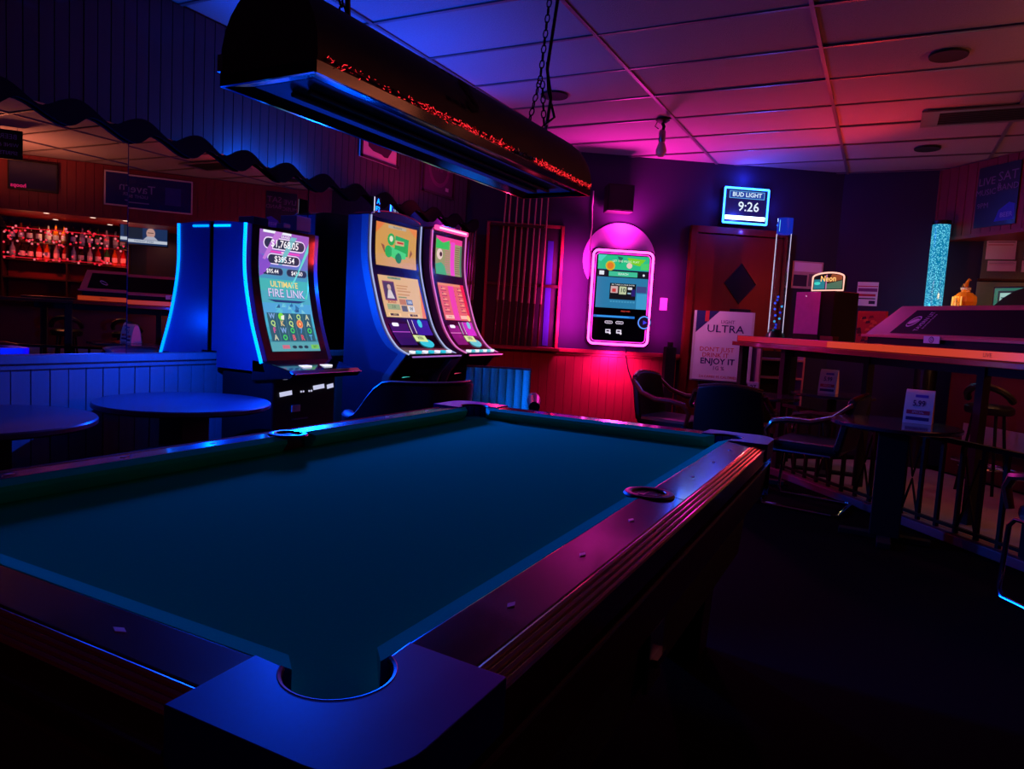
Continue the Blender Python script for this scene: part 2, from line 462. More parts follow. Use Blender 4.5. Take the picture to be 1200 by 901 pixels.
# ------------------------------------------------------------------ pool table
def pool_table():
    t = thing('pool_table', 'coin-operated pool table with blue cloth and cherry rails filling the foreground', 'pool table', (-0.56, 1.12, 0))
    CX, CY = -0.56, 1.12                      # parts in local coordinates (table centre)
    hx, hy = 0.56, 1.12                       # nose half sizes
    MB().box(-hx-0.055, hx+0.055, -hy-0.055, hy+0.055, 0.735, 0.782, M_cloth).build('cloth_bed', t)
    # cushions: nose line and back line, mitred at the pockets
    def cushion(nose_a, nose_b, back_a, back_b, out):
        vs = []
        for (n_, b_) in ((nose_a, back_a), (nose_b, back_b)):
            n_ = Vector(n_); b_ = Vector(b_); o = Vector(out)
            vs += [(n_.x, n_.y, 0.824), (n_.x, n_.y, 0.812), (n_.x+o.x*0.022, n_.y+o.y*0.022, 0.7815), (b_.x, b_.y, 0.7815), (b_.x, b_.y, 0.832)]
        fs = [(0, 1, 6, 5), (1, 2, 7, 6), (2, 3, 8, 7), (3, 4, 9, 8), (4, 0, 5, 9), (4, 3, 2, 1, 0), (5, 6, 7, 8, 9)]
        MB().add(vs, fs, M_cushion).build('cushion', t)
    d = 0.036
    for sx in (1, -1):
        for (y0, y1, b0, b1) in ((-hy+0.075, -0.065, -hy+0.035, -0.05), (0.065, hy-0.075, 0.05, hy-0.035)):
            cushion((sx*hx, y0), (sx*hx, y1), (sx*(hx+d), b0), (sx*(hx+d), b1), (sx, 0))
    for sy in (1, -1):
        cushion((-hx+0.075, sy*hy), (hx-0.075, sy*hy), (-hx+0.035, sy*(hy+d)), (hx-0.035, sy*(hy+d)), (0, sy))
    # wooden rails with reeded outer edge
    def rail(along, s, a, b, sights):
        mb = MB()
        if along == 'y':
            x0, x1 = sorted((s*(hx+d), s*(hx+0.131)))
            xi, xo = s*(hx+d), s*(hx+0.131)
            vs = [(xi, a, 0.765), (xo, a, 0.765), (xo, a, 0.8255), (xi, a, 0.833), (xi, b, 0.765), (xo, b, 0.765), (xo, b, 0.8255), (xi, b, 0.833)]
            fs = [(0, 1, 2, 3), (7, 6, 5, 4), (3, 2, 6, 7), (1, 5, 6, 2), (0, 3, 7, 4), (0, 4, 5, 1)]
            mb.add(vs, [f[::-1] if s < 0 else f for f in fs], M_cherry)
            mould = MB()
            for k in range(4):
                xx = s*(hx+0.1365+0.0115*k); zz = 0.8215-0.0022*k
                mould.tube([(xx, a, zz), (xx, b, zz)], 0.0058, M_reed, 8)
            xx0, xx1 = sorted((s*(hx+0.13), s*(hx+0.176)))
            mould.box(xx0, xx1, a, b, 0.765, 0.814, M_cherry)
            pass
        else:
            y0, y1 = sorted((s*(hy+d), s*(hy+0.118)))
            mb.box(a, b, y0, y1, 0.765, 0.832, M_cherry)
            mould = MB()
            for k in range(4):
                yy = s*(hy+0.1235+0.0105*k); zz = 0.8275-0.0022*k
                mould.tube([(a, yy, zz), (b, yy, zz)], 0.0052, M_reed, 8)
            yy0, yy1 = sorted((s*(hy+0.117), s*(hy+0.160)))
            mould.box(a, b, yy0, yy1, 0.765, 0.820, M_cherry)
            mould.tube([(a, s*(hy+0.162), 0.782), (b, s*(hy+0.162), 0.782)], 0.004, M_chrome, 6)
        r = mb.build('rail', t, bevel=0.003)
        mould.build('edge_moulding', r, smooth=True)
        for q in sights:
            c = (s*(hx+0.083), q) if along == 'y' else (q, s*(hy+0.078)); dz_ = -0.0016 if along == 'y' else 0.0
            a_, b_ = (0.006, 0.013) if along == 'y' else (0.013, 0.006)
            vs = [(c[0]-a_, c[1], 0.8326), (c[0], c[1]-b_, 0.8326), (c[0]+a_, c[1], 0.8326), (c[0], c[1]+b_, 0.8326),
                  (c[0]-a_, c[1], 0.827), (c[0], c[1]-b_, 0.827), (c[0]+a_, c[1], 0.827), (c[0], c[1]+b_, 0.827)]
            vs = [(v[0], v[1], v[2]+dz_) for v in vs]
            MB().add(vs, [(0, 1, 2, 3), (4, 5, 1, 0), (5, 6, 2, 1), (6, 7, 3, 2), (7, 4, 0, 3)], M_cream).build('sight', r)
    for sx in (1, -1):
        rail('y', sx, -hy+0.083, -0.0, [-hy*0.75, -hy*0.5, -hy*0.25])
        rail('y', sx, 0.0, hy-0.083, [hy*0.75, hy*0.5, hy*0.25])
    for sy in (1, -1):
        rail('x', sy, -hx+0.085, hx-0.085, [-hx*0.5, 0, hx*0.5])
    # corner castings with pocket cut-out
    def casting(sx, sy):
        pts = []
        c0 = Vector((0.014, 0.014)); r = 0.066                # pocket centre relative to nose corner, outward positive
        for i in range(17):                                    # arc from the end-rail side round the outside to the long-rail side
            a = R(206+(-1)*0) if False else R(154-(154-(-64))*i/16.0)
            pts.append((c0.x+r*math.cos(a), c0.y+r*math.sin(a)))
        pts += [(0.040, -0.088), (0.182, -0.078), (0.182, 0.085)]
        for i in range(1, 9):
            a = R(90*i/9.0); pts.append((0.102+0.080*math.cos(a), 0.085+0.080*math.sin(a)))
        pts += [(0.102, 0.165), (-0.082, 0.165), (-0.088, 0.040)]
        poly = [(sx*(hx+p[0]), sy*(hy+p[1])) for p in pts]
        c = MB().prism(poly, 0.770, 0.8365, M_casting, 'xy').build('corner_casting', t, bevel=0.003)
        # pocket liner and lip
        arc = [(sx*(hx+c0.x+r*math.cos(R(154-218*i/24))), sy*(hy+c0.y+r*math.sin(R(154-218*i/24)))) for i in range(25)]
        mb = MB(); vs = [(p[0], p[1], 0.831) for p in arc]+[(p[0], p[1], 0.66) for p in arc]
        mb.add(vs, [(i, i+1, 26+i, 25+i) for i in range(24)], M_rubber)
        mb.tube([(p[0], p[1], 0.832) for p in arc], 0.005, M_rubber, 8)
        mb.cyl((sx*(hx+c0.x), sy*(hy+c0.y), 0.655), r, 0.01, M_rubber, 20)
        mb.build('pocket_liner', c, smooth=True)
        # metal corner strip down the outside
        arc2 = [(sx*(hx+0.102+0.076*math.cos(R(a))), sy*(hy+0.085+0.076*math.sin(R(a)))) for a in range(0, 91, 10)]
        m2 = MB(); vs = []
        for (x, y) in arc2: vs += [(x, y, 0.60), (x, y, 0.772)]
        m2.add(vs, [(2*i, 2*i+2, 2*i+3, 2*i+1) for i in range(len(arc2)-1)], M_chrome)
        m2.tube([(x, y, 0.772) for x, y in arc2], 0.004, M_chrome, 6).build('corner_trim', c, smooth=True)
    for sx in (1, -1):
        for sy in (1, -1): casting(sx, sy)
    # side pockets
    for sx in (1, -1):
        cx = sx*(hx+0.044)
        ring = [(cx+0.052*math.cos(2*math.pi*i/28), 0.052*math.sin(2*math.pi*i/28)) for i in range(28)]
        mb = MB()
        mb.tube([(x, y, 0.833) for x, y in ring], 0.009, M_rubber, 8, closed=True, flat=(1.3, 0.8))
        vs = [(x, y, 0.833) for x, y in ring]+[(x, y, 0.70) for x, y in ring]
        mb.cyl((cx, 0, 0.8325), 0.047, 0.0012, M_rubber, 24)
        s = mb.build('side_pocket', t, smooth=True); s.location = (0, -0.018, -0.003)
        mb2 = MB(); mb2.tube([(cx+0.043*math.cos(R(a))*1.0, 0.043*math.sin(R(a)), 0.838) for a in range(-110, 111, 10)] if sx > 0 else [(cx-0.043*math.cos(R(a)), 0.043*math.sin(R(a)), 0.838) for a in range(-110, 111, 10)], 0.0028, M_chrome, 6)
        mb2.build('pocket_rim', s, smooth=True)
    # apron and lower cabinet
    def skirt(z0, z1, i0, i1, name, mat, bev=0.006):
        vs = []
        for (z, i) in ((z0, i0), (z1, i1)):
            X, Y = hx+0.172-i, hy+0.156-i
            vs += [(-X, -Y, z), (X, -Y, z), (X, Y, z), (-X, Y, z)]
        MB().add(vs, [(3, 2, 1, 0), (4, 5, 6, 7), (0, 1, 5, 4), (1, 2, 6, 5), (2, 3, 7, 6), (3, 0, 4, 7)], mat).build(name, t, bevel=bev)
    skirt(0.60, 0.735, 0.020, 0.0, 'apron', M_darkwood)
    skirt(0.36, 0.598, 0.085, 0.065, 'cabinet', M_matte)
    for sx in (1, -1):
        for sy in (1, -1):
            X, Y = sx*(hx-0.06), sy*(hy-0.12)
            MB().prism([(X-0.075, 0.0), (X+0.075, 0.0), (X+0.09, 0.36), (X-0.09, 0.36)], Y-0.075, Y+0.075, M_darkwood, 'xz').build('leg', t, bevel=0.006)
    # coin chute on the right side
    c = MB().box(hx+0.107, hx+0.119, -0.18, -0.06, 0.40, 0.55, M_steel).build('coin_plate', t, bevel=0.003)
    c['label'] = 'brushed steel coin plate'
    MB().box(hx+0.119, hx+0.134, -0.16, -0.08, 0.46, 0.48, M_chrome).build('coin_slide', c)
    return t
pool_table()

# ------------------------------------------------------------------ table lamp above the pool table
def hanging_lamp():
    t = thing('pool_table_lamp', 'long dark barrel-shaped lamp hung on chains above the pool table', 'lamp', (-0.612, 1.145, 1.712), R(-1.9))
    hl, hw, ht = 0.675, 0.135, 0.165
    prof = []
    for i in range(15):
        a = math.pi*i/14
        prof.append((hw*1.04*math.cos(a), 0.02+ht*(math.sin(a)**0.85)))
    prof = [(hw, 0.0)]+prof+[(-hw, 0.0)]
    mb = MB(); n = len(prof); vs = []
    ys = [(-hl, 1.0), (hl-0.06, 1.0), (hl-0.02, 0.97), (hl, 0.9)]
    for (y, s) in ys: vs += [(p[0], y, 0.0+p[1]*(s if p[1] > 0.03 else 1)) for p in prof]
    fs = []
    for j in range(len(ys)-1):
        for i in range(n-1): fs.append((j*n+i, j*n+i+1, (j+1)*n+i+1, (j+1)*n+i))
    fs.append(tuple(range(n-1, -1, -1))); fs.append(tuple((len(ys)-1)*n+i for i in range(n)))
    sh = mb.add(vs, fs, M_lampshade).build('lamp_shade', t, smooth=True)
    # open underside: bright inner lip, dark tray
    lip = MB()
    lip.box(-hw-0.004, -hw+0.004, -hl, hl, -0.012, 0.012, M_reflector).box(hw-0.004, hw+0.004, -hl, hl, -0.012, 0.012, M_reflector)
    lip.box(-hw, hw, -hl-0.004, -hl+0.004, -0.012, 0.012, M_reflector).box(-hw, hw, hl-0.004, hl+0.004, -0.012, 0.012, M_reflector)
    lip.build('rim', t)
    ref = MB()
    ref.add([(hw-0.006, -hl+0.01, -0.010), (hw-0.006, hl-0.01, -0.010), (hw-0.055, hl-0.04, -0.001), (hw-0.055, -hl+0.04, -0.001)], [(0, 1, 2, 3)], M_reflector)
    ref.add([(-hw+0.006, -hl+0.01, -0.010), (-hw+0.006, hl-0.01, -0.010), (-hw+0.045, hl-0.04, -0.001), (-hw+0.045, -hl+0.04, -0.001)], [(3, 2, 1, 0)], M_reflector)
    ref.add([(-hw+0.006, -hl+0.008, -0.010), (hw-0.006, -hl+0.008, -0.010), (hw-0.055, -hl+0.05, -0.001), (-hw+0.045, -hl+0.05, -0.001)], [(0, 1, 2, 3)], M_reflector)
    ref.build('inner_reflector', t)
    MB().box(-hw+0.045, hw-0.055, -hl+0.05, hl-0.04, -0.002, 0.001, M_matte).build('tray', t)
    for x in (-0.03, 0.02):
        MB().cyl((x, -hl+0.10, -0.008), 0.006, 2*hl-0.2, pm('tube_off', (70, 78, 78), 0.3), 8, axis='y').build('fluorescent_tube', t, smooth=True)
    # lettering, cut dark on the side
    Pm = lambda u, v, h: (hw*1.04*math.cos(math.asin(min(0.999, max(0, (v-0.02)/ht))**(1/0.85)))+0.002+h, u, v)
    pt = Paint(Pm)
    pt.text('IIIS', -0.16, 0.105, 0.12, M_matte, 1, 0.03, sx=1.1)
    pt.build('side_lettering', t)
    # reflected sparkle along the right edge, put in as glowing flakes
    random.seed(11)
    mt_r = pm('glint_red', (230, 40, 40), 0.2, 0.9); mt_s = pm('glint_silver', (210, 200, 200), 0.2, 1.0); er = em((255, 40, 50), 1.6)
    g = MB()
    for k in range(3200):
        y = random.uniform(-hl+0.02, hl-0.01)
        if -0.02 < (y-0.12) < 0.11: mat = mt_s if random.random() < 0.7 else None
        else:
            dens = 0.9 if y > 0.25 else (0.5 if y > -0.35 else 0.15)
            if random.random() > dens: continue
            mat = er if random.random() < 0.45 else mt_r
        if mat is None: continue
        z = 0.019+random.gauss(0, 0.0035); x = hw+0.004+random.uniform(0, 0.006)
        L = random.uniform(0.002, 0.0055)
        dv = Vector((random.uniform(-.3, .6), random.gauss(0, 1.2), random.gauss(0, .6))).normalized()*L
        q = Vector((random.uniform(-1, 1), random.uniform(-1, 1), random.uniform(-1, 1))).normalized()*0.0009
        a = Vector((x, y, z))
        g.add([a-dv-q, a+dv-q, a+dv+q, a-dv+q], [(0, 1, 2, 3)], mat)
    g.tube([(hw+0.006, -hl+0.02, 0.019), (hw+0.006, hl-0.01, 0.019)], 0.003, pm('glint_core', (60, 10, 12), 0.6), 5)
    gg = g.build('rim_glints', t); gg['kind'] = 'stuff'; gg['label'] = 'reflected red and silver sparkle put in as glowing flakes'
    MB().tube([(hw+0.004, 0.20, 0.008), (hw+0.004, -0.25, 0.016)], 0.0015, M_chrome, 5).build('trim_wire', t)
    # end cap fitting
    MB().box(-hw-0.012, -hw+0.004, -hl-0.002, -hl+0.02, 0.02, 0.055, M_steel).build('corner_clip', t)
    # chains up to the ceiling
    link_me = None
    def chain(p0, p1, name='chain'):
        p0 = Vector(p0); p1 = Vector(p1); L = (p1-p0).length; n = int(L/0.026)
        ax = (p1-p0).normalized(); side = ax.cross(Vector((1, 0.2, 0))).normalized(); oth = ax.cross(side)
        mb = MB()
        for i in range(n):
            c = p0+ax*(L*(i+0.5)/n); s_ = side if i % 2 else oth
            pts = [c+ax*(0.016*math.cos(2*math.pi*k/8))+s_*(0.008*math.sin(2*math.pi*k/8)) for k in range(8)]
            mb.tube(pts, 0.0024, M_iron, 5, closed=True)
        return mb.build(name, t)
    top = H-1.712-0.012
    for yy, lean in ((-0.50, 0.0), (0.50, 0.04)):
        chain((-0.02, yy-0.03, ht+0.015), (-0.02, yy+lean, ht+0.20))
        chain((0.02, yy+0.02, ht+0.015), (-0.015, yy+lean+0.01, ht+0.20))
        chain((-0.02, yy+lean, ht+0.19), (0.0, yy+0.08+lean, top))
        MB().tube([(0.0, yy+0.06, ht+0.005), (0.03, yy+0.02, ht+0.06), (0.02, yy+lean+0.015, ht+0.14), (0.0, yy+lean+0.012, ht+0.24), (0.018, yy+0.05+lean, ht+0.6), (0.012, yy+0.085+lean, top)], 0.006, M_rubber, 6).build('power_cord', t, smooth=True)
    MB().tube([(0.03, 0.50, 0.20), (0.035, 0.56, 0.24), (0.01, 0.55, 0.33), (0.01, 0.53, 0.42)], 0.005, M_rubber, 6).build('power_cord', t, smooth=True)
    MB().tube([(x+0.612, y-1.145, z-1.712) for x, y, z in ((-1.10, 2.00, 2.985), (-1.02, 2.02, 2.88), (-0.88, 2.05, 2.80), (-0.72, 2.02, 2.79), (-0.66, 1.98, 2.83), (-0.60, 1.80, 2.82))], 0.006, M_rubber, 6).build('ceiling_cord', t, smooth=True)
    return t
hanging_lamp()

# ------------------------------------------------------------------ slot machines
E_cyan = em((0, 110, 255), 5.0, True); E_blue = em((20, 90, 255), 1.2); E_white = em((235, 235, 255), 1.1); E_pink = em((255, 110, 190), 1.3)
G = lambda r, g, b: em((r, g, b), 1.0)
def interp(prof, z):
    for (z0, y0), (z1, y1) in zip(prof, prof[1:]):
        if z0 <= z <= z1: return y0+(y1-y0)*(z-z0)/(z1-z0)
    return prof[0][1] if z < prof[0][0] else prof[-1][1]
def smooth_prof(pts, n=24):
    """Catmull-Rom through (z,y) points"""
    out = []; P = [pts[0]]+pts+[pts[-1]]
    for k in range(1, len(P)-2):
        for i in range(n//(len(pts)-1)+1):
            s = i/(n//(len(pts)-1)+1); a = []
            for d in (0, 1):
                p0, p1, p2, p3 = P[k-1][d], P[k][d], P[k+1][d], P[k+2][d]
                a.append(0.5*((2*p1)+(-p0+p2)*s+(2*p0-5*p1+4*p2-p3)*s*s+(-p0+3*p1-3*p2+p3)*s**3))
            out.append(tuple(a))
    out.append(pts[-1]); return out
def cabinet_body(t, prof, hw, yb, zt, mat, z0, name='cabinet'):
    poly = [(y, z) for z, y in prof]+[(yb, zt), (yb, z0)]
    return MB().prism(poly, -hw, hw, mat, 'yz').build(name, t, bevel=0.006)
def screen_surface(prof, off=0.004):
    def P(u, v, h):
        y = interp(prof, v); d = (interp(prof, v+0.01)-interp(prof, v-0.01))/0.02
        n = Vector((0, -1, d)).normalized()
        return (u, y+n.y*(h+off), v+n.z*(h+off))
    return P

def slot_curved():
    """first machine: one tall curved screen"""
    t = thing('slot_machine', 'slot machine with one tall curved screen and a blue light strip at its edge', 'slot machine', (-2.75, 2.715, 0), TH_L, 'slot machines along the left wall')
    prof = smooth_prof([(0.86, -0.105), (0.95, -0.070), (1.18, 0.012), (1.45, 0.068), (1.72, 0.068)])
    cabinet_body(t, prof, 0.30, 0.295, 1.735, M_bluecab, 0.86)
    MB().box(-0.30, 0.30, 0.29, 0.345, 0.955, 1.735, M_bluecab).build('rear_housing', t, bevel=0.004)
    # black front bezel
    bz = MB(); vs = []
    for z, y in prof: vs += [(-0.262, y-0.004, z), (0.262, y-0.004, z)]
    bz.add(vs, [(2*i, 2*i+1, 2*i+3, 2*i+2) for i in range(len(prof)-1)], M_gloss).build('bezel', t, smooth=True)
    S = Paint(screen_surface(prof, 0.006))
    u0, u1, v0, v1 = -0.205, 0.205, 0.975, 1.70
    W = u1-u0
    cols = [(60, 140, 160), (55, 165, 190), (70, 175, 205), (80, 165, 215), (75, 170, 190), (70, 180, 180), (70, 150, 190), (95, 115, 200), (140, 95, 195), (150, 90, 190)]
    n = len(cols)
    for i, c in enumerate(cols):
        S.rect(u0, u1, v0+(v1-v0)*i/n, v0+(v1-v0)*(i+1)/n, G(*c), 0, 0.03)
    # rays and colour areas
    S.poly([(u0, 1.42), (u0+0.07, 1.45), (u0+0.10, 1.52), (u0, 1.56)], G(130, 80, 200), 1)
    S.poly([(0.03, 1.36), (0.05, 1.36), (u1, 1.66), (u1, 1.60)], G(100, 215, 205), 1)
    S.poly([(-0.05, 1.50), (-0.02, 1.50), (0.10, 1.68), (0.05, 1.68)], G(110, 190, 200), 1)
    S.poly([(u0+0.01, 1.50), (u0+0.03, 1.50), (-0.02, 1.70), (-0.08, 1.70)], G(190, 120, 215), 1)
    S.poly([(u1-0.05, 1.30), (u1-0.03, 1.30), (u1, 1.45), (u1, 1.37)], G(80, 210, 175), 1)
    wh = G(240, 225, 255); dk = G(28, 48, 78); wt = G(250, 250, 255); mag = G(230, 70, 190)
    S.rect(-0.18, 0.05, 1.685, 1.70, G(235, 240, 250), 1)
    S.text('GRAND', 0, 1.672, 0.022, wt, 3, 0.01)
    S.pill(-0.175, 0.175, 1.590, 1.662, wh, 1); S.pill(-0.168, 0.168, 1.597, 1.655, dk, 2); S.text('$1,768.05', 0, 1.625, 0.062, wt, 4, 0.012, sx=0.95)
    S.rect(-0.13, 0.13, 1.570, 1.582, mag, 1); S.text('MAJOR', 0, 1.576, 0.018, wt, 3, 0.01)
    S.pill(-0.14, 0.135, 1.500, 1.566, wh, 1); S.pill(-0.134, 0.129, 1.506, 1.560, dk, 2); S.text('$395.54', 0, 1.532, 0.052, wt, 4, 0.012)
    for c, s in ((-0.10, '$95.44'), (0.105, '$43.60')):
        S.pill(c-0.09, c+0.09, 1.432, 1.482, G(90, 120, 150), 1); S.pill(c-0.086, c+0.086, 1.436, 1.478, dk, 2); S.text(s, c, 1.456, 0.036, wt, 4, 0.012)
    S.text('ULTIMATE', -0.01, 1.378, 0.050, G(245, 215, 120), 4, 0.018, sx=1.0)
    S.text('FIRE LINK', 0, 1.322, 0.070, G(45, 70, 130), 3, 0.035, sx=1.02)
    S.text('FIRE LINK', 0, 1.323, 0.070, G(215, 205, 240), 5, 0.012, sx=1.02)
    S.poly([(-0.16, 1.285), (0.16, 1.285), (0.10, 1.270), (-0.10, 1.270)], G(35, 60, 110), 1)
    random.seed(3)
    for k in range(16):
        u = random.uniform(-0.17, 0.17); v = random.uniform(1.215, 1.262)
        S.poly([(u-0.02, v-0.012), (u+0.015, v-0.010), (u+random.uniform(-.02, .02), v+0.014)], G(*random.choice([(40, 110, 165), (120, 200, 220), (35, 90, 140), (90, 190, 215)])), 1)
    # reels
    S.rect(-0.185, 0.185, 1.035, 1.205, G(40, 92, 108), 1)
    for k in range(1, 5): S.rect(-0.185+0.074*k-0.0012, -0.185+0.074*k+0.0012, 1.035, 1.205, G(90, 150, 165), 2)
    sym = [['W', 'o', 'A', 'Q', 'A'], ['Q', 'K', 'Q', '@', 'A'], ['F', 'W', 'O', '7', 'O'], ['A', 'O', 'B', 'R', 'T']]
    cs = dict(W=(130, 170, 225), o=(120, 220, 60), A=(200, 205, 170), Q=(190, 225, 130), K=(215, 190, 130), F=(215, 90, 150), O=(70, 215, 90), B=(225, 100, 110), R=(225, 80, 100), T=(90, 170, 225))
    cs['7'] = (80, 150, 215); cs['@'] = (240, 150, 90)
    for r in range(4):
        for k in range(5):
            u = -0.185+0.074*(k+0.5); v = 1.183-0.0425*r; s = sym[r][k]
            if s in '@o':
                S.disc(u, v, 0.023 if s == 'o' else 0.027, G(*cs[s]), 3)
                if s == '@': S.disc(u, v, 0.018, G(225, 90, 60), 4); S.disc(u, v, 0.010, G(250, 190, 110), 5)
                else: S.poly([(u, v+0.004), (u+0.028, v+0.01), (u+0.02, v-0.02), (u-0.004, v-0.016)], G(235, 240, 225), 4)
            else: S.text(s, u, v, 0.045, G(*cs[s]), 3, 0.03)
    S.rect(u0, u1, 0.975, 1.03, G(85, 165, 175), 1)
    S.rect(u0+0.09, u0+0.15, 0.990, 1.012, G(205, 110, 130), 2)
    for k in range(3): S.disc(-0.015+0.05*k, 1.000, 0.020, G(30, 60, 75), 2, 8, 0.010)
    S.rect(0.13, 0.20, 0.988, 1.014, G(120, 200, 90), 2); S.text('BET', 0.165, 1.001, 0.02, G(30, 60, 30), 4)
    S.build('screen', t)
    # light strips down both edges
    MB().tube([(-0.304, y+0.004, z) for z, y in prof if z > 0.90], 0.0095, E_cyan, 8).build('light_strip', t, smooth=True)
    MB().tube([(0.306, y+0.05, z) for z, y in prof if z > 0.90], 0.0085, E_cyan, 8).build('light_strip', t, smooth=True)
    lamp('slot_a', (0.0, -0.14, 1.22), t, 'SPOT', rot=(R(-66), 0, R(-27)), spread=R(95))
    lamp('slot_a', (-0.75, -0.15, 1.12), t, mul=0.05)
    lamp('slot_top', (0.0, 0.0, 1.80), t, 'SPOT', rot=(R(-164), 0, 0), spread=R(88), mul=1.25)
    lamp('slot_gap', (0.40, 0.02, 1.40), t, 'POINT', 0.12)
    # upper light bar at the back
    MB().tube([(-0.30, 0.20, 1.705), (-0.30, 0.335, 1.705)], 0.008, E_cyan, 6).build('back_light_bar', t)
    MB().box(0.13, 0.26, 0.10, 0.24, 1.735, 1.83, M_fairing).box(0.02, 0.08, 0.10, 0.16, 1.735, 1.765, M_fairing).build('topper', t, bevel=0.004)
    # deck and lower cabinet
    poly = [(-0.30, 0.885), (-0.33, 0.865), (-0.30, 0.835), (0.0, 0.80), (0.0, 0.93), (-0.085, 0.925)]
    MB().prism(poly, -0.30, 0.30, M_gloss, 'yz').build('button_deck', t, bevel=0.006)
    for u in (-0.10, 0.08):
        MB().box(u-0.035, u+0.035, -0.250, -0.205, 0.893, 0.905, E_white).build('spin_button', t, bevel=0.003)
    MB().tube([(-0.29, -0.335, 0.865), (0.29, -0.335, 0.865)], 0.005, M_chrome, 6).build('deck_trim', t)
    MB().box(-0.27, 0.27, -0.14, 0.28, 0.0, 0.84, M_matte).build('base_cabinet', t, bevel=0.01)
    for u, w_, z in ((-0.17, 0.10, 0.74), (0.11, 0.10, 0.765), (0.215, 0.06, 0.765)):
        MB().add([(u-w_/2, -0.145, z), (u+w_/2, -0.145, z+0.008), (u+w_/2, -0.15, z-0.018), (u-w_/2, -0.15, z-0.026)], [(3, 2, 1, 0)], em((215, 220, 255), 0.8)).build('speaker_light', t)
    for u in (-0.04, -0.02, 0.03, 0.05): MB().cyl((u, -0.146, 0.735), 0.006, 0.004, em((220, 220, 255), 0.7), 8, axis='y').build('indicator', t)
    MB().box(-0.115, -0.045, -0.147, -0.14, 0.615, 0.655, M_cream).build('printed_card', t)
    MB().box(-0.11, 0.02, -0.150, -0.14, 0.565, 0.572, M_steel).build('ticket_slot', t)
    for u in (-0.16, 0.115):
        mb = MB(); mb.cyl((u, -0.146, 0.50), 0.014, 0.012, M_chrome, 10, axis='y').box(u-0.02, u+0.02, -0.150, -0.14, 0.455, 0.468, M_chrome)
        mb.build('door_lock', t, bevel=0.001)
    return t
slot_curved()

